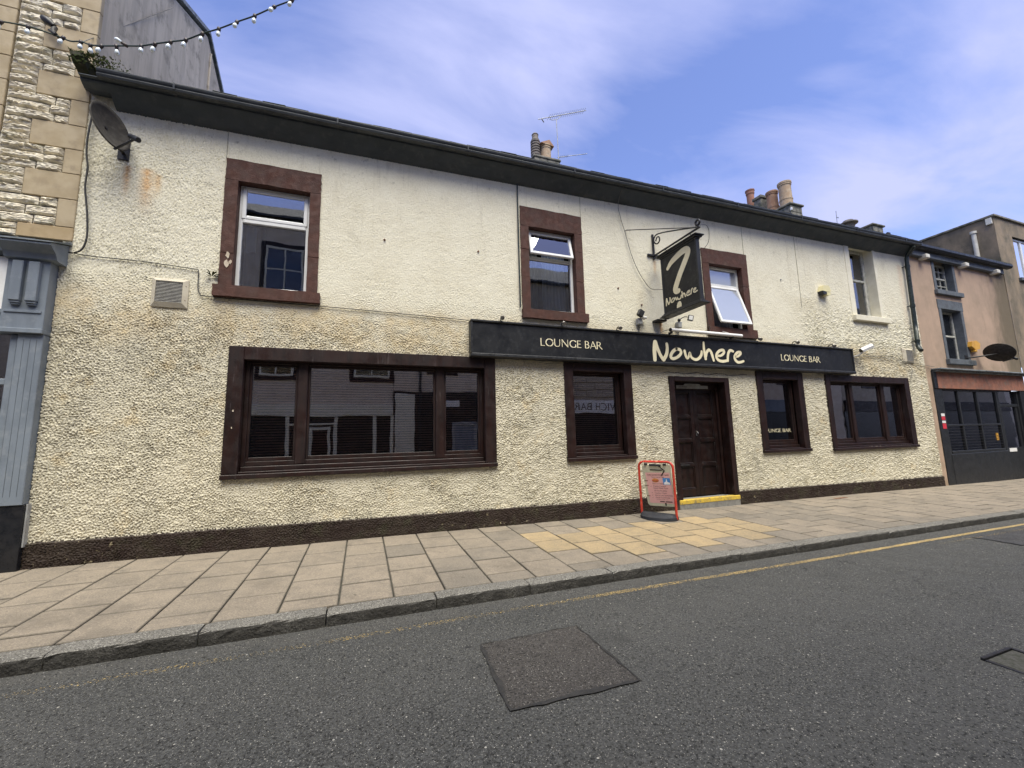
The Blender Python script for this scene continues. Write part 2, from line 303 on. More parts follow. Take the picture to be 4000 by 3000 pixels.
def asphalt(name, c1, c2, chip=.88):
    t = NT(name)
    f = t.ramp(t.noise(.6, 6, .65), .3, .7)
    col = t.mix(f, c1, c2)
    col = t.mix(t.math('MULTIPLY', t.ramp(t.noise(.35, 4, .6, vec=t.map((.35, 1.6, 1))), .45, .7), .5), col, tuple(v*1.35 for v in c2))
    col = t.mix(t.ramp(t.noise(85, 4, .7), .44, .62), col, tuple(v*2.3 for v in c1))
    grit = t.math('MULTIPLY', t.ramp(t.y, -2.70, -2.60), t.ramp(t.noise(4, 4), .3, .6, .4, 1))
    col = t.mix(t.math('MULTIPLY', grit, .5), col, (.105, .10, .088))
    tyre = t.math('MULTIPLY', t.math('ADD', t.ramp(t.math('ABSOLUTE', t.math('ADD', t.y, 3.35)), .15, .55, 1, 0), t.ramp(t.math('ABSOLUTE', t.math('ADD', t.y, 4.9)), .15, .6, 1, 0)), t.ramp(t.noise(.8, 5, .6, vec=t.map((.25, 1.5, 1))), .35, .65))
    col = t.mix(t.math('MULTIPLY', tyre, .35), col, tuple(v*1.5 for v in c2))
    col = t.mix(t.ramp(t.noise(62, 4, .7, vec=t.map((1, 1, 1), (7, 3, 1))), .52, .63), col, tuple(v*.34 for v in c1))
    col = t.mix(t.math('MULTIPLY', t.ramp(t.noise(2.4, 6, .7), .55, .72), .35), col, tuple(v*.55 for v in c1))
    for sc, thr, rad, seed, st in ((40, chip+.100, .24, 0, .85), (80, chip+.06, .27, 5.3, .75), (150, chip-.02, .34, 9.1, .55)):
        v = t.n('ShaderNodeTexVoronoi', {'voronoi_dimensions': '3D'}, {'Vector': t.map((1, 1, 1), (seed, seed*2, .3)), 'Scale': sc})
        rv = t.n('ShaderNodeSeparateColor', None, {0: v.outputs['Color']}).outputs[0]
        mk = t.math('MULTIPLY', t.math('GREATER_THAN', rv, thr), t.math('LESS_THAN', v.outputs['Distance'], rad))
        col = t.mix(t.math('MULTIPLY', mk, st), col, (.46, .44, .385))
    col = t.mix(t.math('MULTIPLY', t.ramp(t.noise(5.5, 5, .7), .66, .71), .8), col, (.018, .018, .018))
    ck = t.n('ShaderNodeTexVoronoi', {'feature': 'DISTANCE_TO_EDGE'}, {'Vector': t.n('ShaderNodeVectorMath', {'operation': 'ADD'}, {0: t.pos, 1: t.n('ShaderNodeTexNoise', None, {'Vector': t.pos, 'Scale': 3.0, 'Detail': 4.0}).outputs['Color']}).outputs[0], 'Scale': .38})
    cm = t.math('MULTIPLY', t.ramp(ck.outputs['Distance'], .0015, .005, 1, 0), t.ramp(t.noise(.5, 3), .52, .60))
    col = t.mix(t.math('MULTIPLY', cm, .75), col, (.016, .016, .016))
    h = t.math('ADD', t.noise(110, 3, .65), t.math('MULTIPLY', t.noise(210, 2), .6))
    return t.done(t.pbr(col, t.ramp(t.noise(3, 3), .3, .7, .70, .88), t.bump(h, .9, .010), spec=.3))
MT['asphalt'] = asphalt('worn_asphalt', (.047, .0475, .0447), (.060, .0597, .0555))
MT['patch'] = asphalt('brownish_patch_asphalt', (.043, .040, .0365), (.054, .049, .044), .90)
MT['patch_dark'] = asphalt('dark_patch_asphalt', (.040, .040, .041), (.048, .047, .046), .95)

def line_mat(name, x0, x1, t0, t1):
    t = NT(name)
    wear = t.math('ADD', t.math('ADD', t.math('MULTIPLY', t.noise(75, 3, .7), 1.5), -.25), t.math('MULTIPLY', t.math('SUBTRACT', t.noise(1.9, 4), .5), .30))
    thr = t.ramp(t.x, x0, x1, t0, t1)
    a = t.ramp(t.math('SUBTRACT', wear, thr), -.02, .05)
    col = t.mix(t.ramp(t.noise(8, 4), .3, .7), (.46, .33, .125), (.38, .285, .135))
    b = t.pbr(col, .7, t.bump(t.noise(90, 3), .5, .006))
    tr = t.n('ShaderNodeBsdfTransparent').outputs[0]
    return t.done(t.n('ShaderNodeMixShader', None, {0: a, 1: tr, 2: b}).outputs[0])
MT['line'] = line_mat('worn_yellow_line', -2.5, 9.0, .68, .40)
MT['line_faint'] = line_mat('faded_yellow_line', 6.5, 9.5, .70, .60)

def slab_mat(name, c1, c2, c3):
    t = NT(name)
    rnd = t.n('ShaderNodeObjectInfo').outputs['Random']
    col = t.mix(rnd, c1, c2)
    col = t.mix(t.math('MULTIPLY', t.ramp(t.noise(4.0, 6, .7), .42, .66), .75), col, c3)
    col = t.mix(t.ramp(t.noise(170, 2, .6), .38, .68, 0, .5), col, tuple(v*.55 for v in c3))
    col = t.mix(t.ramp(t.noise(80, 2, .5), .52, .66, 0, .45), col, tuple(v*1.35 for v in c1))
    col = t.mix(t.ramp(t.noise(70, 3, .6), .55, .68, 0, .5), col, tuple(v*.55 for v in c3))
    col = t.mix(t.math('MULTIPLY', t.ramp(t.noise(11, 5, .7), .66, .70), .75), col, (.05, .045, .04))
    gv = t.n('ShaderNodeTexVoronoi', {'voronoi_dimensions': '3D'}, {'Vector': t.pos, 'Scale': 5.5})
    gr = t.n('ShaderNodeSeparateColor', None, {0: gv.outputs['Color']}).outputs[0]
    gum = t.math('MULTIPLY', t.math('GREATER_THAN', gr, .72), t.ramp(gv.outputs['Distance'], .07, .10, 1, 0))
    col = t.mix(t.math('MULTIPLY', gum, .6), col, (.075, .07, .062))
    col = t.mix(t.math('MULTIPLY', t.ramp(t.noise(1.4, 7, .75), .50, .68), .45), col, tuple(v*.60 for v in c3))
    g = t.n('ShaderNodeSeparateXYZ', None, {0: t.n('ShaderNodeTexCoord').outputs['Generated']}).outputs
    e = t.math('MINIMUM', t.math('MINIMUM', g[0], t.math('SUBTRACT', 1, g[0])), t.math('MINIMUM', g[1], t.math('SUBTRACT', 1, g[1])))
    e = t.math('ADD', e, t.math('MULTIPLY', t.math('SUBTRACT', t.noise(22, 4, .7), .5), .06))
    col = t.mix(t.ramp(e, .002, .035, .55, 0), col, (.085, .078, .062))
    return t.done(t.pbr(col, .85, t.bump(t.noise(150, 3), .4, .005), spec=.3))
MT['slab'] = slab_mat('buff_paving_slab', (.285, .240, .183), (.235, .200, .154), (.180, .156, .124))
MT['slab_grey'] = slab_mat('grey_paving_slab', (.240, .206, .161), (.200, .174, .138), (.160, .142, .116))
MT['slab_yellow'] = slab_mat('yellow_paving_slab', (.40, .300, .168), (.31, .242, .146), (.25, .203, .134))

# ------------------------------------------------------------------ geometry helpers
def catmull(pts, n=6, closed=False):
    P = [np.array(p, float) for p in pts]; out = []
    m = len(P); rng = m if closed else m-1
    for i in range(rng):
        if closed: a, b, c, d = P[(i-1) % m], P[i], P[(i+1) % m], P[(i+2) % m]
        else: a, b, c, d = P[max(i-1, 0)], P[i], P[i+1], P[min(i+2, m-1)]
        for k in range(n):
            u = k/n
            out.append(.5*((2*b)+(-a+c)*u+(2*a-5*b+4*c-d)*u*u+(-a+3*b-3*c+d)*u**3))
    if not closed: out.append(P[-1])
    return out

class MB:
    def __init__(s): s.v = []; s.f = []; s.sm = []
    def add(s, vs, fs, smooth=False):
        o = len(s.v); s.v += [tuple(map(float, v)) for v in vs]; s.f += [tuple(i+o for i in f) for f in fs]; s.sm += [smooth]*len(fs); return s
    def box(s, x0, x1, y0, y1, z0, z1, b=0.):
        if x0 > x1: x0, x1 = x1, x0
        if y0 > y1: y0, y1 = y1, y0
        if z0 > z1: z0, z1 = z1, z0
        b = min(b, (x1-x0)*.45, (y1-y0)*.45, (z1-z0)*.45)
        if b <= 0:
            vs = [(x, y, z) for x in (x0, x1) for y in (y0, y1) for z in (z0, z1)]
            return s.add(vs, [(0, 1, 3, 2), (4, 6, 7, 5), (0, 4, 5, 1), (2, 3, 7, 6), (0, 2, 6, 4), (1, 5, 7, 3)])
        vs = []; idx = {}
        X, Y, Z = (x0, x1), (y0, y1), (z0, z1)
        for i in (0, 1):
            for j in (0, 1):
                for k in (0, 1):
                    sx, sy, sz = (1-2*i)*b, (1-2*j)*b, (1-2*k)*b
                    for ax, p in enumerate(((X[i], Y[j]+sy, Z[k]+sz), (X[i]+sx, Y[j], Z[k]+sz), (X[i]+sx, Y[j]+sy, Z[k]))):
                        idx[(i, j, k, ax)] = len(vs); vs.append(p)
        g = lambda i, j, k, a: idx[(i, j, k, a)]
        fs = []
        for i in (0, 1): q = [g(i, 0, 0, 0), g(i, 1, 0, 0), g(i, 1, 1, 0), g(i, 0, 1, 0)]; fs.append(q if i else q[::-1])
        for j in (0, 1): q = [g(0, j, 0, 1), g(0, j, 1, 1), g(1, j, 1, 1), g(1, j, 0, 1)]; fs.append(q if j else q[::-1])
        for k in (0, 1): q = [g(0, 0, k, 2), g(1, 0, k, 2), g(1, 1, k, 2), g(0, 1, k, 2)]; fs.append(q if k else q[::-1])
        for j in (0, 1):
            for k in (0, 1): q = [g(0, j, k, 1), g(1, j, k, 1), g(1, j, k, 2), g(0, j, k, 2)]; fs.append(q if (j ^ k) else q[::-1])
        for i in (0, 1):
            for k in (0, 1): q = [g(i, 0, k, 0), g(i, 1, k, 0), g(i, 1, k, 2), g(i, 0, k, 2)]; fs.append(q[::-1] if (i ^ k) else q)
        for i in (0, 1):
            for j in (0, 1): q = [g(i, j, 0, 0), g(i, j, 1, 0), g(i, j, 1, 1), g(i, j, 0, 1)]; fs.append(q if (i ^ j) else q[::-1])
        for i in (0, 1):
            for j in (0, 1):
                for k in (0, 1): q = [g(i, j, k, 0), g(i, j, k, 1), g(i, j, k, 2)]; fs.append(q if (i+j+k) % 2 == 0 else q[::-1])
        return s.add(vs, fs)
    def prism(s, prof, a0, a1, axis='x', slope=0., caps=True, smooth=False):
        # prof: closed outline; axis x -> (y,z), axis y -> (x,z), axis z -> (x,y); slope lifts z along x
        n = len(prof); vs = []
        for a in (a0, a1):
            for p, q in prof:
                if axis == 'x': vs.append((a, p, q+slope*a))
                elif axis == 'y': vs.append((p, a, q))
                else: vs.append((p, q, a))
        fs = [(i, (i+1) % n, (i+1) % n+n, i+n) for i in range(n)]
        s.add(vs, fs, smooth)
        if caps: s.add(vs, [tuple(range(n))[::-1], tuple(range(n, 2*n))])
        return s
    def tube(s, pts, r, n=8, cap=True, smooth=True):
        P = [Vector(p) for p in pts]; rs = r if isinstance(r, (list, tuple)) else [r]*len(P)
        vs = []; fs = []; ref = None
        for i, p in enumerate(P):
            d = (P[min(i+1, len(P)-1)]-P[max(i-1, 0)])
            d = d.normalized() if d.length > 1e-9 else Vector((0, 0, 1))
            if ref is None or abs(ref.dot(d)) > .98: ref = Vector((0, 0, 1)) if abs(d.z) < .9 else Vector((1, 0, 0))
            a = d.cross(ref).normalized(); b = d.cross(a); ref = -b if False else ref
            for k in range(n):
                t = 2*math.pi*k/n; vs.append(p+(a*math.cos(t)+b*math.sin(t))*rs[i])
        for i in range(len(P)-1):
            for k in range(n): fs.append((i*n+k, i*n+(k+1) % n, (i+1)*n+(k+1) % n, (i+1)*n+k))
        s.add(vs, fs, smooth)
        if cap: s.add(vs, [tuple(range(n)), tuple(range((len(P)-1)*n, len(P)*n))[::-1]])
        return s
    def lathe(s, prof, c=(0, 0, 0), n=20, mat=None, smooth=True):
        vs = []; fs = []; c = Vector(c)
        for r, z in prof:
            for k in range(n):
                t = 2*math.pi*k/n; v = Vector((r*math.cos(t), r*math.sin(t), z))
                vs.append(c+(mat @ v if mat else v))
        for i in range(len(prof)-1):
            for k in range(n): fs.append((i*n+k, i*n+(k+1) % n, (i+1)*n+(k+1) % n, (i+1)*n+k))
        return s.add(vs, fs, smooth)
    def sphere(s, c, r, n=12, sq=(1, 1, 1)):
        vs = []; fs = []
        for i in range(n//2+1):
            a = math.pi*i/(n//2)
            for k in range(n):
                t = 2*math.pi*k/n
                vs.append((c[0]+r*sq[0]*math.sin(a)*math.cos(t), c[1]+r*sq[1]*math.sin(a)*math.sin(t), c[2]+r*sq[2]*math.cos(a)))
        for i in range(n//2):
            for k in range(n): fs.append((i*n+k, (i+1)*n+k, (i+1)*n+(k+1) % n, i*n+(k+1) % n))
        return s.add(vs, fs, True)
    def stroke(s, pts, fn, d=.004, n=6, off=0.):
        # ribbon of varying half width (a, b, r) with round ends; fn(a, b, depth) -> xyz
        C = catmull(pts, n) if len(pts) > 2 else [np.array(p, float) for p in pts]
        L = []; R = []
        for i, c in enumerate(C):
            t = C[min(i+1, len(C)-1)][:2]-C[max(i-1, 0)][:2]; t = t/(np.linalg.norm(t)+1e-9); nn = np.array((-t[1], t[0]))
            L.append(c[:2]+nn*c[2]); R.append(c[:2]-nn*c[2])
        def cap(c, a, b):
            a0 = math.atan2(*(a-c[:2])[::-1]); res = []
            for k in range(1, 6): res.append(c[:2]+c[2]*np.array((math.cos(a0-math.pi*k/6), math.sin(a0-math.pi*k/6))))
            return res
        e = cap(C[-1], L[-1], R[-1]); b = cap(C[0], R[0], L[0])
        fr = [fn(p[0], p[1], d+off) for p in L]+[fn(p[0], p[1], d+off) for p in R]
        m = len(C); s.add(fr, [(i, i+1, m+i+1, m+i) for i in range(m-1)])
        s.add([fn(*C[-1][:2], d+off)]+[fn(*p, d+off) for p in [L[-1]]+e+[R[-1]]], [(0, i, i+1) for i in range(1, 7)])
        s.add([fn(*C[0][:2], d+off)]+[fn(*p, d+off) for p in [R[0]]+b+[L[0]]], [(0, i, i+1) for i in range(1, 7)])
        ring = L+e+R[::-1]+b
        q = len(ring); s.add([fn(*p, d+off) for p in ring]+[fn(*p, 0.) for p in ring], [(i, (i+1) % q, q+(i+1) % q, q+i) for i in range(q)])
        return s
    def xf(s, M):
        s.v = [tuple(M @ Vector(v)) for v in s.v]; return s
    def mesh(s, name):
        me = bpy.data.meshes.new(name); me.from_pydata(s.v, [], s.f)
        if any(s.sm): me.polygons.foreach_set('use_smooth', s.sm)
        me.update(); return me
    def build(s, name, mat, parent=None, kind=None, label=None, local=False):
        return link(name, s.mesh(name), mat, parent, kind, label, local)

ROOTW = {}
def link(name, me, mat, parent=None, kind=None, label=None, local=False):
    o = bpy.data.objects.new(name, me); COL.objects.link(o)
    if mat is not None:
        if len(me.materials) == 0: me.materials.append(MT[mat] if isinstance(mat, str) else mat)
    if parent is not None:
        o.parent = parent
        if not local and parent.name in ROOTW: o.matrix_parent_inverse = ROOTW[parent.name].inverted()
    if kind: o['kind'] = kind
    if label: o['label'] = label
    return o
def tag(o, label, cat, group=None):
    o['label'] = label; o['category'] = cat
    if group: o['group'] = group
    return o
def root(name, loc, label, cat, group=None, rot=None):
    o = bpy.data.objects.new(name, None); COL.objects.link(o); o.empty_display_size = .1
    o.location = loc
    M_ = Matrix.Translation(Vector(loc))
    if rot is not None:
        o.rotation_euler = rot; 
        from mathutils import Euler
        M_ = M_ @ Euler(rot).to_matrix().to_4x4()
    ROOTW[o.name] = M_
    return tag(o, label, cat, group)
def struct(o): o['kind'] = 'structure'; return o

def text_mesh(body, size, align='LEFT', extrude=.0):
    cu = bpy.data.curves.new('txt', 'FONT'); cu.body = body; cu.size = size; cu.align_x = align; cu.resolution_u = 3; cu.extrude = extrude
    ob = bpy.data.objects.new('txt', cu); COL.objects.link(ob)
    dg = bpy.context.evaluated_depsgraph_get(); dg.update()
    me = bpy.data.meshes.new_from_object(ob.evaluated_get(dg))
    bpy.data.objects.remove(ob); bpy.data.curves.remove(cu)
    return me
def text_width(me):
    n = len(me.vertices); a = np.empty(n*3); me.vertices.foreach_get('co', a); a = a.reshape(-1, 3); return a[:, 0].min(), a[:, 0].max()

# level functions (the street falls gently to the right)
GZ = lambda x, y=0.: -.075-.0108*x+.02*y                 # pavement top
RZ = lambda x, y=-2.45: -.215-.0095*x+.02*(-2.45-y)      # road top
WT = lambda x: 5.63+.0165*(x+1.8)                        # underside of the eaves at the wall
# ------------------------------------------------------------------ ground, road, pavement, kerb
def sheet(name, x0, x1, y0, y1, zf, mat, nx=2, ny=2):
    xs = np.linspace(x0, x1, nx); ys = np.linspace(y0, y1, ny)
    vs = [(x, y, zf(x, y)) for y in ys for x in xs]
    fs = [(j*nx+i, j*nx+i+1, (j+1)*nx+i+1, (j+1)*nx+i) for j in range(ny-1) for i in range(nx-1)]
    return struct(link(name, MB().add(vs, fs).mesh(name), mat))
sheet('ground', -600, 600, -600, 600, lambda x, y: -.75-.0095*max(-60, min(60, x)), 'patch_dark', 5, 3)
sheet('road', -60, 60, -7.2, -2.40, lambda x, y: RZ(x, y), 'asphalt', 3, 2)
sheet('pavement_opposite', -60, 60, -9.3, -7.2, lambda x, y: RZ(x, -7.2)+.10, 'slab_grey', 3, 2)

pav = sheet('pavement', -60, 60, -2.27, .6, lambda x, y: GZ(x, y)-.022, 'bed', 3, 2)
SL = [('slab', 'slab'), ('slab_grey', 'slab_grey'), ('slab_yellow', 'slab_yellow')]
slab_me = {}
def slab_mesh(w, l, kind, var):
    k = (round(w, 3), round(l, 3), kind, var)
    if k not in slab_me:
        r = random.Random(hash(k) & 0xffff)
        m = MB(); g = .0048+r.random()*.002; gy = .007+r.random()*.003
        m.box(-w/2+g, w/2-g, -l/2+gy, l/2-gy, -.05, 0, .006)
        me = m.mesh('paving_slab'); me.materials.append(MT[kind]); slab_me[k] = me
    return slab_me[k]
PITCH_X = .4585
ROWS = {1: [.02, -.32, -.805, -1.29, -1.78, -2.262], 2: [.02, -.56, -1.045, -1.53, -2.025, -2.262]}
YEL = {(3, 1), (3, 2), (4, 2), (4, 3), (5, 1), (5, 2), (5, 3), (6, 2), (6, 3), (7, 1), (7, 2), (7, 3), (8, 2), (8, 3), (9, 1), (9, 2), (9, 3), (10, 2), (10, 3)}
for i in range(-11, 41):
    typ = 1 if i % 2 == 0 else 2
    xc = .755+PITCH_X*(i+.5)
    rows = ROWS[typ]
    for j in range(5):
        y0, y1 = rows[j], rows[j+1]; yc = (y0+y1)/2
        gp = 1/(1+math.exp(-(xc-1.2)*1.3))
        kind = 'slab_yellow' if (i, j) in YEL else ('slab_grey' if (RND.random() < gp*.5 and xc < 9) else 'slab')
        o = bpy.data.objects.new('paving_slab', slab_mesh(PITCH_X, y0-y1, kind, RND.randint(0, 1))); COL.objects.link(o)
        o.parent = pav
        o.location = (xc, yc, GZ(xc, yc)+RND.uniform(-.0035, .003))
        o.rotation_euler = (.02+RND.uniform(-.004, .004), .0108+RND.uniform(-.004, .004), RND.uniform(-.003, .003))
        if kind == 'slab_yellow': o['label'] = 'yellow paving slab'

kerb = MB().box(-60, 60, -2.435, -2.275, -.62, -.5)
kb = bpy.data.objects.new('kerb', kerb.mesh('kerb')); kb.data.materials.append(MT['bed']); COL.objects.link(kb); struct(kb)
def kerb_stone(L, seed):
    rr = np.random.default_rng(seed); n = 14
    prof = [(-.005, -.30), (-.004, -.06), (0, -.020), (.006, -.007), (.020, 0), (.09, .001), (.165, 0), (.168, -.30)]
    vs = []; fs = []; m = len(prof)
    for i in range(n+1):
        u = i/n; x = (u-.5)*(L-.012)
        e = .006 if i in (0, n) else 0
        for k, (y, z) in enumerate(prof):
            jy = rr.normal()*.0022 if 0 < k < 5 else 0; jz = rr.normal()*.0016 if 1 < k < 6 else 0
            vs.append((x, y+jy+(e if k < 4 else 0), z+jz-(e if k > 2 else 0)))
    for i in range(n):
        for k in range(m-1): fs.append((i*m+k, i*m+k+1, (i+1)*m+k+1, (i+1)*m+k))
    M_ = MB().add(vs, fs); M_.add(vs, [tuple(range(m)), tuple(range(n*m, n*m+m))[::-1]]); return M_
KJ = [-4.55, -3.68, -2.82, -1.95, -1.10, -.243, .645, 1.533, 2.453, 3.33, 4.222, 5.13, 6.035, 6.992, 7.88, 8.77, 9.713, 10.68, 11.6, 12.5, 13.4, 14.3]
for i in range(len(KJ)-1):
    L = KJ[i+1]-KJ[i]; xc = (KJ[i]+KJ[i+1])/2
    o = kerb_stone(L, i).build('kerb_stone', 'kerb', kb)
    yk = -2.438+RND.uniform(-.004, .004)
    o.location = (xc, yk, GZ(xc, -2.3)+.004+RND.uniform(-.006, .004)); o.rotation_euler = (0, .0105+RND.uniform(-.004, .004), RND.uniform(-.004, .004))

# painted lines, road repairs, covers
def strip(name, x0, x1, yf, w, mat, lift=.004, n=30, jit=0.):
    vs = []; fs = []
    for i in range(n+1):
        x = x0+(x1-x0)*i/n; yc = yf(x)
        for sgn in (-1, 1):
            y = yc+sgn*(w/2+RND.uniform(-jit, jit)); vs.append((x, y, RZ(x, y)+lift))
    for i in range(n): fs.append((2*i, 2*i+2, 2*i+3, 2*i+1))
    return struct(link(name, MB().add(vs, fs).mesh(name), mat))
strip('yellow_line', -6, 16, lambda x: -2.722+.008*math.sin(x*.9), .064, 'line', .004, 60, .004)
strip('yellow_line_remnant', 7.1, 9.4, lambda x: -2.905, .05, 'line_faint', .010, 12, .006)
def poly_patch(name, pts, mat, lift, jit=.01, seg=12, tarw=.032):
    r = random.Random(5); ring = []
    for a, b in zip(pts, pts[1:]+pts[:1]):
        for k in range(seg): ring.append((a[0]+(b[0]-a[0])*k/seg+r.uniform(-jit, jit), a[1]+(b[1]-a[1])*k/seg+r.uniform(-jit, jit)))
    o = struct(link(name, MB().add([(x, y, RZ(x, y)+lift) for x, y in ring], [tuple(range(len(ring)))]).mesh(name), mat))
    if tarw:
        c = np.mean(ring, 0); inn = []; outr = []
        for x, y in ring:
            d = np.array((x, y))-c; L = np.linalg.norm(d); ed = len(inn)//seg; w = tarw*r.uniform(.2, 1.1)*(.25, .55, 1.1, 1.0)[ed % 4]
            inn.append(c+d*(1-w/L)); outr.append(c+d*(1+.25*w/L))
        n = len(ring)
        vs = [(p[0], p[1], RZ(*p)+lift+.004) for p in inn]+[(p[0], p[1], RZ(*p)+lift+.004) for p in outr]
        link('tar_seam', MB().add(vs, [(i, (i+1) % n, n+(i+1) % n, n+i) for i in range(n)]).mesh('tar_seam'), 'tar', o)
    return o
poly_patch('road_patch', [(.82, -3.22), (1.60, -3.20), (1.585, -4.02), (.765, -4.00)], 'patch', .004, .006)
poly_patch('dark_road_patch', [(8.0, -2.87), (9.6, -2.84), (9.5, -3.40), (7.93, -3.36)], 'patch_dark', .005, .02, 8)
cv = root('inspection_cover', (3.86, -4.85, RZ(3.86, -4.85)), 'square mossy iron-framed inspection cover in road near photo edge', 'manhole cover')
m = MB(); zc = RZ(3.86, -4.8)
m.box(3.68, 4.02, -4.650, -4.630, zc-.02, zc+.016, .003); m.box(3.68, 3.70, -5.02, -4.652, zc-.02, zc+.007, .003)
m.box(4.00, 4.02, -5.02, -4.652, zc-.02, zc+.016, .003); m.box(3.68, 4.02, -5.04, -5.022, zc-.02, zc+.007, .003)
m.build('frame', 'iron', cv)
MB().box(3.702, 3.998, -5.018, -4.654, zc-.02, zc+.008, .004).build('infill', 'iron_cover', cv)
dc = root('drain_cover', (9.55, -.32, GZ(9.55, -.32)), 'small dark iron drain cover set in pavement by plinth', 'drain cover')
MB().box(9.35, 9.72, -.30, -.22, GZ(9.5, -.26)-.01, GZ(9.5, -.26)+.006, .002).build('plate', 'rust', dc)

# ------------------------------------------------------------------ the pub
PX0, PX1 = -3.47, 13.93
pub = root('pub_building', (5.2, .5, -.15), 'long two-storey cream roughcast pub with brown windows and dark eaves', 'building')
# openings cut in the roughcast: x0,x1,z0,z1
WIN = {'W1': (-1.78, -.73, 3.30, 5.05), 'W2': (2.59, 3.66, 3.34, 5.1), 'W3': (6.66, 7.75, 3.3, 4.95), 'W4': (11.40, 12.39, 3.98, 5.98),
       'A': (-1.58, 1.90, .86, 2.45), 'B': (3.34, 4.55, .87, 2.45), 'C': (7.86, 9.08, .86, 2.44), 'D': (10.0, 12.95, .85, 2.44), 'DR': (5.53, 6.94, -.4, 2.31)}
def band_noise(nx, nz, dx, l0, l1, aniso=1.25):
    w = NPR.standard_normal((nz, nx)); F = np.fft.rfft2(w)
    fz = np.fft.fftfreq(nz, dx)[:, None]*1.0; fx = np.fft.rfftfreq(nx, dx)[None, :]*aniso
    f = np.sqrt(fx*fx+fz*fz)+1e-6; lam = 1/f
    H = np.exp(-(np.log(lam/math.sqrt(l0*l1))/math.log(l1/l0)*1.6)**2)
    h = np.fft.irfft2(F*H, s=(nz, nx)); return h/h.std()
def rough_wall(name, x0, x1, zb, zt, y, amp, holes, mat, parent, hres=.008):
    nx, nz = int((x1-x0)/hres)+4, int((zt-zb)/hres)+4
    h = .85*band_noise(nx, nz, hres, .018, .036, 1.0)+.35*band_noise(nx, nz, hres, .03, .06, .9)+.22*band_noise(nx, nz, hres, .1, .3)
    h = np.where(h > 0, h*.8, h*1.1); h = np.clip(h, -2.2, 1.8)
    xs = [x0]
    while xs[-1] < x1: xs.append(xs[-1]+max(.008, .008+.0012*(xs[-1]-.5)))
    xs = np.array(xs); xs[-1] = x1; zs = np.concatenate([np.arange(zb, min(zt, 3.4), .0085), np.arange(3.4, zt+.001, .0125) if zt > 3.4 else np.array([zt])])
    ix = np.clip(((xs-x0)/hres).astype(int), 0, nx-1); iz = np.clip(((zs-zb)/hres).astype(int), 0, nz-1)
    lf = band_noise(nx, nz, hres, .5, 1.6); lf = np.clip(1.0+.13*lf, .7, 1.35)
    H = (h*lf)[np.ix_(iz, ix)]
    X, Z = np.meshgrid(xs, zs); A = amp(X, Z)
    Yv = y-H*A
    co = np.stack([X, Yv, Z], -1).reshape(-1, 3).astype(np.float32)
    nX, nZ = len(xs), len(zs)
    I, J = np.meshgrid(np.arange(nX-1), np.arange(nZ-1)); I = I.ravel(); J = J.ravel()
    cx = (xs[I]+xs[I+1])/2; cz = (zs[J]+zs[J+1])/2
    keep = np.ones(len(I), bool)
    for a, b, c, d in holes: keep &= ~((cx > a) & (cx < b) & (cz > c) & (cz < d))
    I = I[keep]; J = J[keep]; b0 = J*nX+I
    F = np.stack([b0, b0+1, b0+nX+1, b0+nX], -1).astype(np.int32)
    me = bpy.data.meshes.new(name)
    me.vertices.add(len(co)); me.vertices.foreach_set('co', co.ravel())
    me.loops.add(F.size); me.loops.foreach_set('vertex_index', F.ravel())
    me.polygons.add(len(F)); me.polygons.foreach_set('loop_start', np.arange(0, F.size, 4, dtype=np.int32))
    me.polygons.foreach_set('loop_total', np.full(len(F), 4, np.int32)); me.polygons.foreach_set('use_smooth', np.ones(len(F), bool))
    me.update(calc_edges=True)
    return link(name, me, mat, parent)
def wall_amp(X, Z):
    lo = 1/(1+np.exp((Z-3.0)*6)); right = (1/(1+np.exp(-(X-9.45)*14)))*(1/(1+np.exp((Z-4.1)*7)))
    left = (1/(1+np.exp((X+1.8)*3)))*.45
    return .0023+.0066*np.clip(np.maximum(np.maximum(lo, right), left), 0, 1)
wall = rough_wall('wall', PX0, PX1, -.2, 6.12, 0., wall_amp, list(WIN.values()), 'wall', pub)
PT = lambda x: .25-.0124*(x+3.44)
# plinth: rough band whose top edge follows the street
pl = rough_wall('plinth', PX0, PX1, -.40, .30, -.028, lambda X, Z: X*0+.0062, [(5.53, 6.95, -1, 1)], 'plinth', pub)
me = pl.data; co = np.empty(len(me.vertices)*3, np.float32); me.vertices.foreach_get('co', co); co = co.reshape(-1, 3)
zt_ = PT(co[:, 0]); u = (co[:, 2]+.40)/.70; co[:, 2] = (zt_-.62)+u*.62+NPR.normal(0, .002, len(co)); top = u > .97; co[top, 1] = .004
me.vertices.foreach_set('co', co.ravel()); me.update()
# body behind the facade
MB().box(PX0+.02, PX1-.02, 1.1, 1.3, -.3, 5.9).box(PX0, PX0+.02, .02, 1.3, -.3, 5.9).build('rear_wall', 'dark', pub)
MB().box(PX0+.02, PX1-.02, .03, 1.1, 2.62, 2.9).box(PX0+.02, PX1-.02, .03, 1.1, -.35, -.3).build('floor_slab', 'dark', pub)

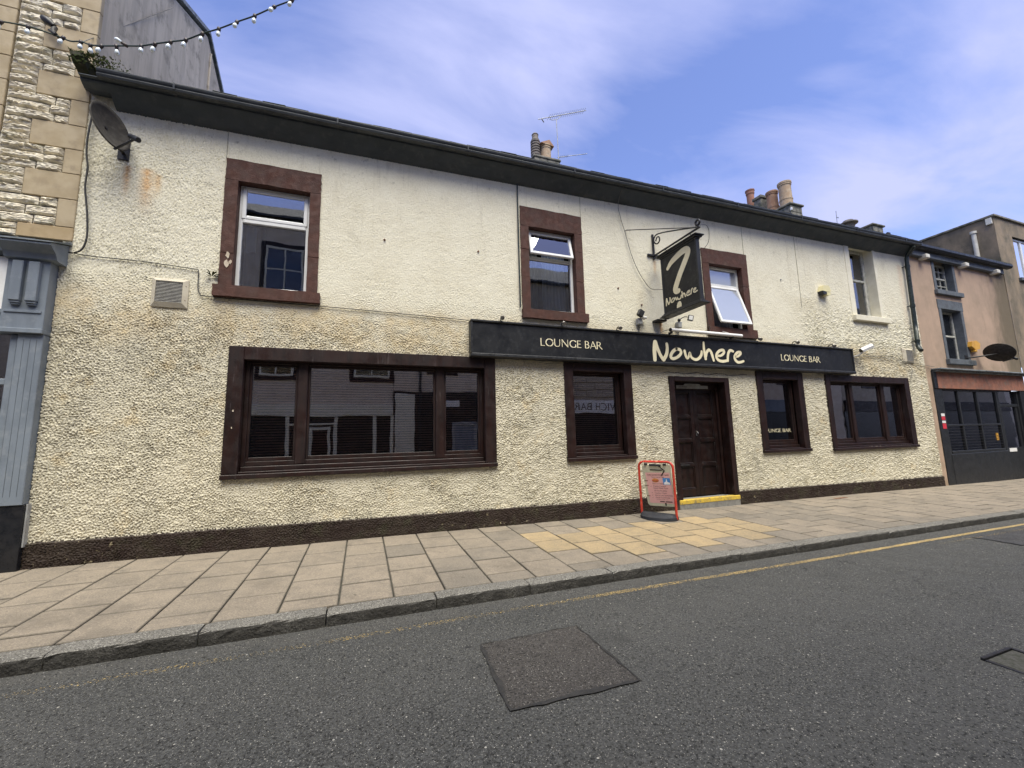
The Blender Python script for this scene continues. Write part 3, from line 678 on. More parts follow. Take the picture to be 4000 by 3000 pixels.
# eaves cove, gutter, roof
cove = [(.03, -.02), (-.012, -.005), (-.055, .018), (-.115, .062), (-.175, .108), (-.235, .148), (-.255, .165), (-.255, .185), (-.30, .19), (-.30, .20), (-.10, .215), (.03, .22)]
ev = MB(); off = 5.63+.0165*1.8
ev.prism([(a, b+off) for a, b in cove], -3.10, PX1-.05, 'x', .0165, smooth=False).build('eaves_cove', 'cove', pub)
gut = [(-.262, .19), (-.30, .175), (-.335, .19), (-.345, .215), (-.332, .235), (-.345, .255), (-.352, .275), (-.352, .288), (-.335, .288), (-.335, .262), (-.262, .212)]
g = MB().prism([(a, b+off) for a, b in gut], -3.17, PX1-.02, 'x', .0165)
g.build('gutter', 'gutter', pub)
MB().prism([(a, b+off) for a, b in [(.03, .17), (-.10, .13), (-.16, .112), (-.235, .148), (-.255, .165), (-.255, .185), (-.30, .19), (-.30, .20), (-.10, .23), (.03, .23)]], -3.36, -3.101, 'x', .0165).build('eaves_end', 'cove', pub)
for i in range(9):
    x = -2.4+i*1.95; MB().prism([(a*1.012-.001, b+off) for a, b in [(-.258, .17), (-.345, .205), (-.352, .27), (-.352, .29), (-.258, .2)]], x, x+.022, 'x', .0165).build('gutter_bracket', 'gutter', pub)
pitch = .66
def roof_prism(m, x0, x1, y0, z0f, ridge_y, th=.05):
    vs = []
    for x in (x0, x1):
        z = z0f(x)
        vs += [(x, y0, z), (x, ridge_y, z+pitch*(ridge_y-y0)), (x, 2*ridge_y-y0, z), (x, 2*ridge_y-y0, z-th), (x, ridge_y, z+pitch*(ridge_y-y0)-th), (x, y0, z-th)]
    return m.add(vs, [(0, 6, 7, 1), (1, 7, 8, 2), (2, 8, 9, 3), (3, 9, 10, 4), (4, 10, 11, 5), (5, 11, 6, 0), (0, 1, 2, 3, 4, 5), (6, 7, 8, 9, 10, 11)])
roof = roof_prism(MB(), -3.12, PX1, -.20, lambda x: off+.0165*x+.29, 3.45).build('roof', 'slate', pub)
sm = []
for v in range(4):
    w = .29
    sm.append(MB().box(-w/2+.003, w/2-.003, 0, .36, -.012, .003+.002*v, .004).mesh('slate')); sm[-1].materials.append(MT['slate'])
x = -3.0
while x < PX1-.1:
    o = bpy.data.objects.new('slate', RND.choice(sm)); COL.objects.link(o); o.parent = roof
    o.location = (x, -.315+RND.uniform(-.012, .012), off+.0165*x+.318+RND.uniform(-.005, .008)-.33*0); o.rotation_euler = (math.atan(.50)+RND.uniform(-.03, .03), RND.uniform(-.012, .012)-.0165, RND.uniform(-.015, .015))
    x += .29
# stone corbel with moss under the gutter end
cb = MB().prism([(.03, 5.78), (-.05, 5.80), (-.14, 5.86), (-.22, 5.90), (-.30, 5.93), (-.36, 5.99), (-.36, 6.03), (.03, 6.06)], -3.42, -3.30, 'x').build('corbel', 'corbel', pub)
mm = MB(); r = random.Random(3)
for k in range(1100):
    a = r.random(); x = -3.44+.34*r.random()+(.22*r.random() if a > .75 else 0); y = -.38+.40*r.random(); z = 6.02+.035*r.random()
    if a < .3: y = -.37+.35*r.random(); z = 6.03-.0*r.random()+.12*(y+.02)*r.random()-.10*r.random()*(1 if y < -.2 else 0); x = -3.435+.16*r.random()
    s_ = .010+.010*r.random(); d = Vector((r.uniform(-1, 1), r.uniform(-1, 1), r.uniform(.2, 1))).normalized(); e = d.orthogonal().normalized(); f_ = d.cross(e)
    c = Vector((x, y, z)); mm.add([c-e*s_*.5, c+e*s_*.5, c+d*s_*1.6, c+f_*s_], [(0, 1, 2), (1, 3, 2), (3, 0, 2)])
mm.build('moss', 'moss', pub, 'stuff', 'green moss over the gutter end')

def frame4(m, x0, x1, z0, z1, y0, y1, w, wb=None, b=.006):
    wb = wb or w
    m.box(x0, x0+w, y0, y1, z0, z1, b); m.box(x1-w, x1, y0, y1, z0, z1, b)
    m.box(x0+w+.0005, x1-w-.0005, y0+.001, y1-.001, z0, z0+wb, b); m.box(x0+w+.0005, x1-w-.0005, y0+.001, y1-.001, z1-w, z1, b); return m
def pane(x0, x1, z0, z1, y, parent, mat='glass'):
    return MB().box(x0, x1, y, y+.006, z0, z1).build('pane', mat, parent)
def room(x0, x1, z0, z1, y0, y1, parent, mat='dark'):
    m = MB()
    m.add([(x0, y0, z0), (x1, y0, z0), (x1, y0, z1), (x0, y0, z1), (x0, y1, z0), (x1, y1, z0), (x1, y1, z1), (x0, y1, z1)],
          [(4, 5, 6, 7), (0, 4, 7, 3), (1, 2, 6, 5), (3, 7, 6, 2), (0, 1, 5, 4)])
    return m.build('interior', mat, parent)
def jag(pts, amp, seg, rr):
    o = []
    for a, b in zip(pts, pts[1:]+pts[:1]):
        for k in range(seg):
            o.append((a[0]+(b[0]-a[0])*k/seg+rr.uniform(-amp, amp), a[1]+(b[1]-a[1])*k/seg+rr.uniform(-amp, amp)))
    return o
def stone(name, x0, x1, z0, z1, y0, y1, mat, parent, rr, amp=.004, seg=5):
    # rough-edged flat stone, outline in x/z
    return MB().prism(jag([(x0, z0), (x1, z0), (x1, z1), (x0, z1)], amp, seg, rr), y0, y1, 'y').build(name, mat, parent)

# lower timber windows
def timber_window(key, ox0, ox1, oz0, oz1, ix0, ix1, iz0, iz1, mulls, panez, label, ydep=.13, slats=True):
    w = frame4(MB(), ix0-.001, ix1+.001, iz0+.075, iz1+.02, ydep-.035, ydep+.05, .052, .06)
    for a, b in mulls: w.box(a, b, ydep-.055, ydep+.052, iz0+.078, iz1+.015, .01)
    edges = [ix0+.05]+[v for ab in mulls for v in ab]+[ix1-.05]
    for a, b in zip(edges[0::2], edges[1::2]):
        frame4(w, a+.001, b-.001, iz0+.137, iz1-.033, ydep-.02, ydep+.03, .03, .05, .005)
    w.box(ix0+.01, ix1-.01, ydep-.075, ydep+.05, iz0+.012, iz0+.073, .008)
    W_ = w.build('window', 'brown_paint', pub, label=label)
    s = MB()
    s.box(ox0, ix0+.0, -.03, .10, oz0, oz1, .006); s.box(ix1, ox1, -.03, .10, oz0, oz1, .006); s.box(ix0+.0008, ix1-.0008, -.031, .10, iz1, oz1-.001, .006)
    s.box(ix0+.001, ix1-.001, -.01, .10, oz0, iz0+.012, .006)
    s.build('surround', 'brown_paint', W_)
    MB().box(ox0-.006, ox1+.006, -.062, .02, oz0-.062, oz0-.001, .008).build('sill', 'brown_paint', W_)
    for a, b in zip(edges[0::2], edges[1::2]):
        pane(a+.02, b-.02, iz0+.16, iz1-.04, ydep, W_)
        if slats:
            z = iz0+.21; me = None
            while z < iz1-.06:
                if me is None:
                    me = MB().add([(a+.03, ydep+.06, 0), (b-.03, ydep+.06, 0), (b-.03, ydep+.072, .026), (a+.03, ydep+.072, .026)], [(0, 1, 2, 3)]).mesh('slat'); me.materials.append(MT['slat'])
                o = link('slat', me, None, W_); o.location = (0, 0, z); z += .037
    room(ix0-.02, ix1+.02, iz0-.02, iz1+.03, ydep+.052, .95, W_)
    return W_
wA = timber_window('A', -1.677, 2.0, .875, 2.552, -1.50, 1.82, .89, 2.372, [(-.865, -.735), (1.056, 1.19)], 1.05, 'wide three-light brown window with blinds')
wB = timber_window('B', 3.25, 4.635, .89, 2.53, 3.42, 4.458, .90, 2.385, [], 1.05, 'narrow brown window left of the door', .15)
wC = timber_window('C', 7.765, 9.167, .875, 2.525, 7.94, 8.995, .885, 2.362, [], 1.05, 'narrow brown window with LOUNGE BAR on the glass', .15, False)
wD = timber_window('D', 9.91, 13.052, .845, 2.515, 10.06, 12.86, .865, 2.36, [(10.88, 10.99), (12.05, 12.19)], 1.05, 'wide three-light brown window near the downpipe', .13, False)

# upper windows with painted stone surrounds
def upvc_window(ox0, ox1, ot, ix0, ix1, iz0, iz1, sx0, sx1, sz0, sz1, trans, opn, label, seed, gm='glass_upvc'):
    rr = random.Random(seed); y = .10
    f = frame4(MB(), ix0+.001, ix1-.001, iz0+.002, iz1-.001, y, y+.07, .048, .055)
    f.box(ix0+.05, ix1-.05, y-.004, y+.066, trans-.03, trans+.03, .006)
    W_ = f.build('window', 'upvc', pub, label=label)
    def sash(x0, x1, z0, z1, ang, yy):
        q = Matrix.Translation((0, yy, z1)) @ Matrix.Rotation(-ang, 4, 'X') @ Matrix.Translation((0, -yy, -z1))
        s_ = frame4(MB(), x0, x1, z0, z1, yy-.012, yy+.035, .055, None, .009).xf(q).build('sash', 'upvc', W_)
        MB().box(x0+.05, x1-.05, yy+.006, yy+.014, z0+.05, z1-.05).xf(q).build('pane', gm, s_)
    if opn[0] is None: pane(ix0+.045, ix1-.045, trans+.03, iz1-.045, y+.03, W_, gm)
    else: sash(ix0+.03, ix1-.03, trans+.022, iz1-.03, opn[0], y)
    if opn[1] is None: pane(ix0+.045, ix1-.045, iz0+.05, trans-.028, y+.03, W_, 'glass_upvc')
    else: sash(ix0+.03, ix1-.03, iz0+.03, trans-.022, opn[1], y)
    stone('lintel', ox0, ox1, iz1, ot, -.022, .11, 'sandstone', W_, rr, .006, 7)
    h = iz1-sz1
    for a, b in ((ox0, ix0), (ix1, ox1)):
        cut = [sz1+.002, sz1+h*rr.uniform(.30, .4), sz1+h*rr.uniform(.66, .78), iz1-.002]
        for c, d in zip(cut, cut[1:]): stone('jamb_stone', a, b, c+.0015, d-.0015, -.020+rr.uniform(-.003, .002), .12, 'sandstone', W_, rr, .003, 4)
    stone('sill', sx0, sx1, sz0, sz1, -.075, .12, 'sandstone', W_, rr, .004, 7)
    room(ix0-.05, ix1+.05, iz0-.05, iz1+.05, y+.072, 1.05, W_)
    return W_
w1 = upvc_window(-1.857, -.655, 5.215, -1.70, -.80, 3.372, 4.905, -1.90, -.613, 3.21, 3.366, 4.385, (0., None), 'white framed upper window, leftmost', 1)
w2 = upvc_window(2.513, 3.733, 5.30, 2.668, 3.577, 3.425, 4.946, 2.50, 3.768, 3.262, 3.42, 4.42, (.24, None), 'white framed upper window with its top vent open', 2)
w3 = upvc_window(6.572, 7.838, 5.11, 6.752, 7.667, 3.41, 4.79, 6.565, 7.885, 3.215, 3.40, 4.37, (None, .30), 'white framed upper window with its lower sash open', 3, 'frosted')
def curtain(x0, x1, z0, z1, y, parent, mat, folds, name='curtain'):
    n = folds*8; vs = []; fs = []
    for i in range(n+1):
        x = x0+(x1-x0)*i/n; yy = y+.022*math.sin(i/8*2*math.pi); vs += [(x, yy, z0), (x, yy, z1)]
    for i in range(n): fs.append((2*i, 2*i+2, 2*i+3, 2*i+1))
    return MB().add(vs, fs, True).build(name, mat, parent)
curtain(-1.66, -1.40, 3.40, 4.38, .30, w1, 'curtain', 3)
curtain(-1.63, -1.50, 3.98, 4.36, .24, w1, 'cloth', 1, 'cloth')
curtain(3.05, 3.52, 3.42, 4.88, .32, w2, 'net', 7, 'net_curtain')
curtain(2.70, 2.95, 3.42, 4.88, .30, w2, 'curtain', 3)
curtain(6.80, 7.62, 3.42, 4.76, .30, w3, 'net', 9, 'net_curtain')
# sash window with a cream surround at the right
rr = random.Random(9)
f = MB(); y = .20
f.box(11.42, 11.50, y, y+.05, 4.06, 5.90, .006); f.box(12.28, 12.37, y, y+.05, 4.06, 5.90, .006); f.box(11.50, 12.28, y+.001, y+.05, 5.82, 5.90, .006); f.box(11.50, 12.28, y+.001, y+.05, 4.06, 4.14, .006)
f.box(11.50, 12.28, y-.012, y+.045, 5.03, 5.09, .006)
f.box(11.50, 11.545, y-.01, y+.03, 4.14, 5.03, .004); f.box(12.235, 12.28, y-.01, y+.03, 4.14, 5.03, .004)
w4 = f.build('window', 'peeling', pub, label='old sash window with cream surround under the eaves')
pane(11.50, 12.28, 4.14, 5.03, y+.02, w4, 'glass_old'); pane(11.50, 12.28, 5.09, 5.82, y+.03, w4, 'glass_old')
s = MB(); s.box(11.24, 11.42, -.012, .26, 4.04, 5.99, .006); s.box(12.37, 12.47, -.012, .26, 4.04, 5.99, .006); s.box(11.4205, 12.3695, -.011, .26, 5.905, 5.99, .006)
s.build('surround', 'cream_paint', w4)
MB().box(11.235, 12.60, -.085, .26, 3.90, 4.035, .008).build('sill', 'cream_paint', w4)
room(11.40, 12.4, 4.0, 6.0, y+.06, 1.05, w4)
curtain(11.56, 11.78, 5.1, 5.8, .34, w4, 'net', 3, 'net_curtain')

# door
d = MB()
d.box(5.483, 5.604, -.03, .16, .03, 2.355, .008); d.box(6.868, 6.99, -.03, .16, .03, 2.355, .008); d.box(5.6045, 6.8675, -.029, .16, 2.262, 2.354, .008)
d.box(5.605, 5.66, .16, .30, .03, 2.262, .004); d.box(6.812, 6.867, .16, .30, .03, 2.262, .004); d.box(5.66, 6.812, .16, .30, 2.13, 2.262, .004)
door = d.build('door', 'brown_paint', pub, label='recessed dark brown double door')
PR = [(1.60, 2.06), (1.14, 1.555), (.665, 1.085), (.19, .61)]
for a, b in ((5.66, 6.234), (6.238, 6.812)):
    lf = MB(); y0, y1 = .20, .245
    lf.box(a, a+.09, y0, y1, .05, 2.13, .004); lf.box(b-.09, b, y0, y1, .05, 2.13, .004)
    zz = [.05]+[v for p in PR[::-1] for v in p]+[2.13]
    for c, e in zip(zz[0::2], zz[1::2]): lf.box(a+.0905, b-.0905, y0+.001, y1, c, e, .004)
    L_ = lf.build('leaf', 'door_paint', door)
    for c, e in PR:
        pm = MB(); x0, x1 = a+.091, b-.091
        pm.prism([(x0, c), (x1, c), (x1, e), (x0, e)], .226, .24, 'y')
        for p_, q_ in (((x0, x1, c, c+.022)), ((x0, x1, e-.022, e)), ((x0, x0+.022, c+.0225, e-.0225)), ((x1-.022, x1, c+.0225, e-.0225))) and [((x0, x1), (c, c+.022)), ((x0, x1), (e-.022, e)), ((x0, x0+.022), (c+.0225, e-.0225)), ((x1-.022, x1), (c+.0225, e-.0225))]:
            pm.box(p_[0], p_[1], .206, .226, q_[0], q_[1], .009)
        pm.build('panel', 'door_paint', L_)
MB().box(6.245, 6.27, .192, .2, 1.20, 1.30, .003).tube([(6.257, .195, 1.28), (6.257, .165, 1.28), (6.257, .16, 1.235)], .009).build('handle', 'steel', door)
MB().box(5.80, 6.02, .192, .2, .622, .655, .003).build('letter_plate', 'iron', door)
lp = MB().box(5.80, 6.60, .148, .158, 2.14, 2.205, .002).prism([(5.98, 2.2055), (6.42, 2.2055), (6.38, 2.24), (6.02, 2.24)], .149, .158, 'y').build('licence_plate', 'plastic_grey', door, label='grey plate reading LICENSED above the door')
tm = text_mesh('LICENSED', .048); tm.materials.append(MT['blackink'])
o = link('lettering', tm, None, lp); o.location = (5.85, .1465, 2.155); o.rotation_euler = (math.pi/2, 0, 0)
sp = MB(); sp.box(5.50, 6.985, -.045, .34, -.30, .028, .012)
st = sp.build('step', 'concrete', pub)
MB().box(5.502, 6.983, -.051, .06, -.045, .034, .008).build('nosing', 'step_yellow', st, label='worn yellow painted step edge')

# downpipe
dp = MB(); px = 13.66; yy = -.09
dp.tube(catmull([(13.60, -.30, 6.03), (13.62, -.25, 5.98), (px, -.12, 5.86), (px, yy, 5.72)], 5)+[(px-.10*(5.72-z)/2.27, yy, z) for z in (5.2, 4.6, 4.0, 3.47)]+catmull([(13.56, yy, 3.47), (13.54, yy-.01, 3.36), (13.50, yy-.05, 3.28), (13.455, yy-.10, 3.22)], 4), .047, 14)
for z in (5.55, 4.45, 3.50): 
    xx = px-.10*(5.72-z)/2.27; dp.tube([(xx, yy, z-.03), (xx, yy, z+.03)], .056, 14); dp.box(xx-.075, xx-.05, yy+.0, .0, z-.012, z+.012)
dp.build('downpipe', 'pipe', pub)
for xx, z0, z1 in ((-1.866, 5.22, 5.64), (3.735, 5.31, 5.72), (7.797, 5.12, 5.78), (9.46, 4.05, 5.80)):
    MB().tube([(xx, -.004, z0), (xx+.004, -.004, z1)], .006, 6).build('render_joint', 'joint', pub)

# chimneys on the ridge
def pot(c, h, r, mat, parent, prof=None, label=None):
    p = prof or [(r, 0), (r, h*.25), (r*1.06, h*.26), (r*1.06, h*.30), (r*.98, h*.31), (r*.94, h*.84), (r*1.04, h*.86), (r*1.04, h*.91), (r*1.10, h*.92), (r*1.10, h*.99), (r*1.05, h), (r*.85, h), (r*.82, h*.7)]
    return MB().lathe(p, c, 24, smooth=False).build('chimney_pot', mat, parent, label=label)
def stack(x0, x1, y0, y1, z0, z1, parent, capd=.05):
    m = MB(); rr_ = random.Random(int(x0*10)); z = z0
    m.box(x0+.01, x1-.01, y0+.01, y1-.01, z0, z1-.07)
    s_ = m.build('chimney', 'chimney', parent)
    zz = z1-.30
    k = 0
    rows = []
    while zz > z0+.05 and k < 5: rows.append((zz-.24, zz)); zz -= .25; k += 1
    rows.append((z1-.30+.005, z1-.06))
    for a, b in rows:
        nx_ = max(1, round((x1-x0)/.35)); ny_ = max(1, round((y1-y0)/.38))
        for i in range(nx_):
            u0, u1 = x0+(x1-x0)*i/nx_, x0+(x1-x0)*(i+1)/nx_
            MB().box(u0+.004, u1-.004, y0-.006+rr_.uniform(-.006, .004), y0+.03, a+.004, b-.002, .01).build('block', 'chimney', s_)
        for i in range(ny_):
            u0, u1 = y0+(y1-y0)*i/ny_, y0+(y1-y0)*(i+1)/ny_
            MB().box(x0-.006+rr_.uniform(-.006, .004), x0+.03, u0+.035 if i == 0 else u0+.004, u1-.004, a+.004, b-.002, .01).build('block', 'chimney', s_)
    MB().box(x0-capd, x1+capd, y0-capd, y1+capd, z1-.055, z1+.02, .02).build('cap', 'chimney', s_)
    c = MB(); c.add([(x0, y0, z1+.02), (x1, y0, z1+.02), (x1, y1, z1+.02), (x0, y1, z1+.02), (x0+.14, y0+.14, z1+.10), (x1-.14, y0+.14, z1+.10), (x1-.14, y1-.14, z1+.10), (x0+.14, y1-.14, z1+.10)], [(0, 1, 5, 4), (1, 2, 6, 5), (2, 3, 7, 6), (3, 0, 4, 7), (4, 5, 6, 7)])
    c.build('flaunching', 'chimney', s_)
    return s_
c1 = stack(4.36, 5.16, 3.35, 3.75, 8.0, 9.12, pub, .03)
R1 = .125
rib = [(R1, 0), (R1, .1)]
for k in range(6): rib += [(R1*1.12, .14+k*.08), (R1*1.12, .175+k*.08), (R1*.97, .18+k*.08), (R1*.97, .215+k*.08)]
rib += [(R1*.9, .64), (R1*.75, .66), (R1*.7, .78), (R1*.8, .79), (R1*.62, .82), (.02, .83)]
pot((4.50, 3.56, 9.12), .8, R1, 'pot_grey', c1, rib, 'dark ribbed pot with a cowl')
pp = pot((4.80, 3.52, 9.14), .46, .155, 'pot', c1, [(.15, 0), (.15, .33), (.165, .34), (.165, .37), (.15, .375), (.15, .39), (.175, .40), (.175, .43), (.12, .44)], 'buff pot with a peaked cap')
MB().add([(4.58, 3.36, 9.57), (5.00, 3.36, 9.53), (5.0, 3.68, 9.53), (4.58, 3.68, 9.57), (4.86, 3.36, 9.71), (4.86, 3.68, 9.71)], [(0, 1, 4), (3, 5, 2), (0, 4, 5, 3), (1, 2, 5, 4), (0, 3, 2, 1)]).build('cap_tile', 'pot_orange', pp)
c2 = stack(13.62, 14.20, 2.72, 3.95, 7.9, 9.02, pub, .06)
pot((13.90, 3.02, 9.08), .92, .20, 'pot', c2, None, 'tall buff pot nearest the street')
pot((13.90, 3.50, 9.08), .86, .185, 'pot_orange', c2, None, 'orange pot, second from the street')
MB().box(13.72, 14.08, 3.80, 4.10, 8.95, 9.88, .02).box(13.68, 14.12, 3.76, 4.14, 9.88, 10.0, .02).build('flue_block', 'chimney', c2)
pot((13.90, 4.34, 8.9), 1.62, .155, 'pot_red', c2, [(.13, 0), (.13, 1.42), (.15, 1.47), (.15, 1.55), (.165, 1.58), (.165, 1.62), (.11, 1.62)], 'slim red pot furthest from the street')
MB().box(13.585, 13.62, 2.65, 2.715, 8.73, 8.83, .006).build('bracket', 'plastic_white', c2)

# ------------------------------------------------------------------ TV aerials
ta = root('tv_aerial', (5.14, 3.40, 9.14), 'thin television aerial on a mast beside the ribbed chimney pot', 'aerial')
MB().tube([(5.15, 3.40, 9.13), (5.128, 3.40, 10.46)], .012, 8).build('mast', 'aerial', ta)
b_ = MB().tube([(4.54, 3.40, 10.30), (6.15, 3.40, 11.03)], .011, 6)
b_.tube(catmull([(4.93, 3.40, 10.48), (4.95, 3.40, 10.40), (5.05, 3.40, 10.42), (5.20, 3.40, 10.50), (5.28, 3.40, 10.62)], 4), .008, 6)
bo = b_.build('boom', 'aerial', ta)
for k in range(17):
    u_ = .22+k*.046; px_, pz_ = 4.54+1.61*u_, 10.30+.73*u_
    MB().tube([(px_, 3.28, pz_+.006), (px_, 3.52, pz_+.006)], .005, 5).build('element', 'aerial', bo)
MB().tube([(4.66, 3.40, 10.34), (4.71, 3.38, 10.24)], .014, 6).build('dipole', 'iron', bo)
b_ = MB().tube([(5.11, 3.40, 9.24), (6.11, 3.40, 9.59)], .009, 6).build('boom', 'aerial', ta)
for k in range(5): MB().tube([(5.2+.06*k, 3.33, 9.275+.021*k), (5.2+.06*k, 3.47, 9.275+.021*k)], .005, 5).build('element', 'aerial', b_)
tb = root('rooftop_aerial', (16.47, 3.0, 8.2), 'single upright whip aerial on roof between the chimneys', 'aerial')
MB().tube([(16.47, 3.0, 8.2), (16.52, 3.0, 9.40)], .012, 6).box(16.50, 16.62, 2.99, 3.01, 9.13, 9.16).build('mast', 'aerial', tb)
# ------------------------------------------------------------------ fascia sign
FX0, FX1, FZ0, FZ1, FY = 1.572, 10.83, 2.536, 3.14, -.12
fs_ = root('fascia_sign', (6.2, -.06, 2.536), 'long charcoal fascia board lettered Nowhere and LOUNGE BAR above door', 'sign')
MB().box(FX0+.02, FX1-.02, FY, -.005, FZ0+.02, FZ1-.02).build('board', 'sign', fs_)
fr = MB().box(FX0, FX1, FY-.028, -.004, FZ1-.035, FZ1, .008).box(FX0, FX1, FY-.035, -.004, FZ0, FZ0+.06, .014).box(FX0, FX0+.035, FY-.02, -.004, FZ0+.0605, FZ1-.0355, .006).box(FX1-.035, FX1, FY-.02, -.004, FZ0+.0605, FZ1-.0355, .006)
fr.build('moulding', 'sign_frame', fs_)
for xx in (4.93, 5.58, 7.9): MB().box(xx, xx+.004, FY-.0015, FY+.01, FZ0+.062, FZ1-.037).build('panel_joint', 'sign_frame', fs_)
NOW = [[[(5.137, 2.97, .04), (5.109, 2.821, .038), (5.102, 2.633, .033)], [(5.148, 2.956, .031), (5.191, 2.825, .03), (5.248, 2.706, .03), (5.302, 2.642, .032)], [(5.302, 2.642, .032), (5.375, 2.742, .03), (5.405, 2.857, .028), (5.404, 2.95, .026)]],
 [[(5.626, 2.866, .027), (5.539, 2.814, .028), (5.481, 2.732, .028), (5.491, 2.681, .027), (5.563, 2.677, .025), (5.67, 2.73, .025), (5.728, 2.792, .025), (5.71, 2.852, .025), (5.626, 2.866, .027)]],
 [[(5.82, 2.837, .024), (5.836, 2.753, .024), (5.866, 2.697, .023), (5.909, 2.731, .021), (5.945, 2.806, .021), (5.964, 2.733, .022), (6.022, 2.688, .024), (6.1, 2.679, .024), (6.185, 2.725, .025), (6.233, 2.793, .025), (6.243, 2.847, .021)]],
 [[(6.311, 3.033, .018), (6.307, 2.883, .025), (6.328, 2.702, .025)], [(6.339, 2.745, .021), (6.369, 2.832, .023), (6.426, 2.887, .025), (6.477, 2.854, .026), (6.508, 2.763, .026), (6.529, 2.678, .022)]],
 [[(6.654, 2.779, .02), (6.739, 2.79, .022), (6.819, 2.849, .024), (6.809, 2.9, .025), (6.723, 2.891, .025), (6.644, 2.835, .025), (6.611, 2.763, .026), (6.645, 2.699, .026), (6.753, 2.671, .025), (6.882, 2.691, .024)]],
 [[(6.903, 2.688, .022), (6.913, 2.771, .024), (6.937, 2.849, .025), (6.994, 2.905, .026), (7.067, 2.891, .022)]],
 [[(7.129, 2.783, .019), (7.197, 2.797, .021), (7.27, 2.856, .024), (7.252, 2.884, .024), (7.176, 2.866, .025), (7.106, 2.791, .027), (7.103, 2.724, .027), (7.166, 2.672, .025), (7.253, 2.676, .023), (7.33, 2.699, .019)]]]
ff = lambda a, b, dd: (a, FY-.0005-dd, b)
for li, L_ in enumerate(NOW):
    m = MB()
    for k, st_ in enumerate(L_): m.stroke([(a, b, r_*1.14) for a, b, r_ in st_], ff, .004, 6, .0008*(k+li % 2))
    m.build('letter', 'letter', fs_)
def oval(cx_, cy_, rx, ry, a0, a1, n, th, tv):
    return [(cx_+rx*math.cos(a), cy_+ry*math.sin(a), th*abs(math.cos(a))+tv*abs(math.sin(a))) for a in np.linspace(a0, a1, n)]
T_, H_ = .058, .034
ABC = {'L': (.56, [[(.08, .97, T_), (.08, .05, T_)], [(.08, .05, H_), (.47, .05, H_*1.1)]]),
 'O': (1.02, [oval(.5, .5, .41, .455, .3, .3+2*math.pi, 18, T_, H_)]),
 'U': (.88, [[(.09, .97, T_), (.09, .4, T_), (.17, .12, T_*.9), (.38, .04, H_), (.6, .12, T_*.7), (.68, .4, H_*1.1), (.68, .97, H_*1.1)]]),
 'N': (.94, [[(.09, .03, H_), (.09, .97, H_)], [(.09, .95, T_), (.76, .05, T_)], [(.76, .05, H_), (.76, .97, H_)]]),
 'G': (.93, [oval(.5, .5, .41, .455, .75, 5.5, 14, T_, H_), [(.78, .40, T_), (.78, .10, T_)]]),
 'E': (.60, [[(.09, .95, T_), (.09, .05, T_)], [(.09, .95, H_), (.46, .95, H_)], [(.09, .52, H_), (.42, .52, H_)], [(.09, .05, H_), (.49, .05, H_)]]),
 'B': (.66, [[(.09, .95, T_), (.09, .05, T_)], [(.09, .95, H_), (.32, .94, H_), (.46, .84, T_*.9), (.46, .66, T_*.9), (.32, .54, H_), (.12, .53, H_)], [(.3, .53, H_), (.46, .46, T_), (.52, .28, T_), (.44, .1, T_*.9), (.3, .05, H_), (.09, .05, H_)]]),
 'A': (.82, [[(.05, .03, H_), (.38, .96, H_)], [(.38, .96, T_), (.76, .03, T_)], [(.2, .33, H_), (.6, .33, H_)]]),
 'R': (.72, [[(.09, .95, T_), (.09, .03, T_)], [(.09, .95, H_), (.34, .94, H_), (.49, .82, T_*.9), (.47, .62, T_*.9), (.32, .5, H_), (.12, .49, H_)], [(.28, .49, H_), (.68, .03, T_)]]), ' ': (.36, [])}
def caps_word(word, x0, z0, wid, h, fn, parent, mat='letter', flip=1):
    tot = sum(ABC[c][0] for c in word); sx = wid/tot; x_ = x0
    for c in word:
        adv, sts = ABC[c]
        if sts:
            m = MB()
            for k, s_ in enumerate(sts): m.stroke([(x_+a*sx, z0+b*h, r_*h*1.05) for a, b, r_ in s_], fn, .003, 3, .0008*k)
            m.build('letter', mat, parent)
        x_ += adv*sx
caps_word('LOUNGE BAR', 2.772, 2.772, 1.20, .132, ff, fs_)
caps_word('LOUNGE BAR', 8.428, 2.760, 1.235, .135, ff, fs_)
gl_ = lambda a, b, dd: (a, .1485-dd, b)
caps_word('LOUNGE BAR', 7.99, 1.232, .86, .075, gl_, wC)
MB().box(8.05, 8.11, .146, .1495, 1.055, 1.12).build('sticker', 'leaf', wC, label='small green window sticker')

# lamps along the fascia
LAMPN = ['first', 'second', 'third', 'fourth', 'fifth', 'sixth']
for k, (lx, lz) in enumerate(((2.083, 3.18), (3.187, 3.165), (4.316, 3.168), (7.763, 3.172), (8.871, 3.168), (10.062, 3.155))):
    lr = root('sign_lamp', (lx, -.12, 3.14), 'small round steel lamp on the fascia top, %s from the left' % LAMPN[k], 'lamp', 'lamps along the fascia sign')
    m = MB().box(lx-.02, lx+.02, -.14, -.05, 3.1405, 3.150, .002).tube(catmull([(lx+.005, -.08, 3.15), (lx+.008, -.10, 3.185), (lx+.004, -.15, 3.20), (lx, -.19, 3.19)], 4), .009, 8).build('arm', 'iron', lr)
    MB().sphere((lx, -.20, lz+.004), .036, 14).tube([(lx, -.20, lz+.004), (lx-.012, -.235, lz-.018)], [.030, .034], 14).build('head', 'steel', lr)
tl = root('strip_light', (6.35, -.2, 3.14), 'white tubular strip light lying along top of fascia sign', 'lamp')
MB().tube([(5.455, -.20, 3.212), (7.255, -.20, 3.205)], .034, 16).build('tube', 'plastic_white', tl)
MB().tube([(5.44, -.20, 3.212), (5.456, -.20, 3.212)], .036, 16).build('end_cap', 'iron', tl)
for xx in (5.46, 7.0): MB().box(xx, xx+.03, -.215, -.12, 3.1405, 3.18, .003).build('bracket', 'iron', tl)
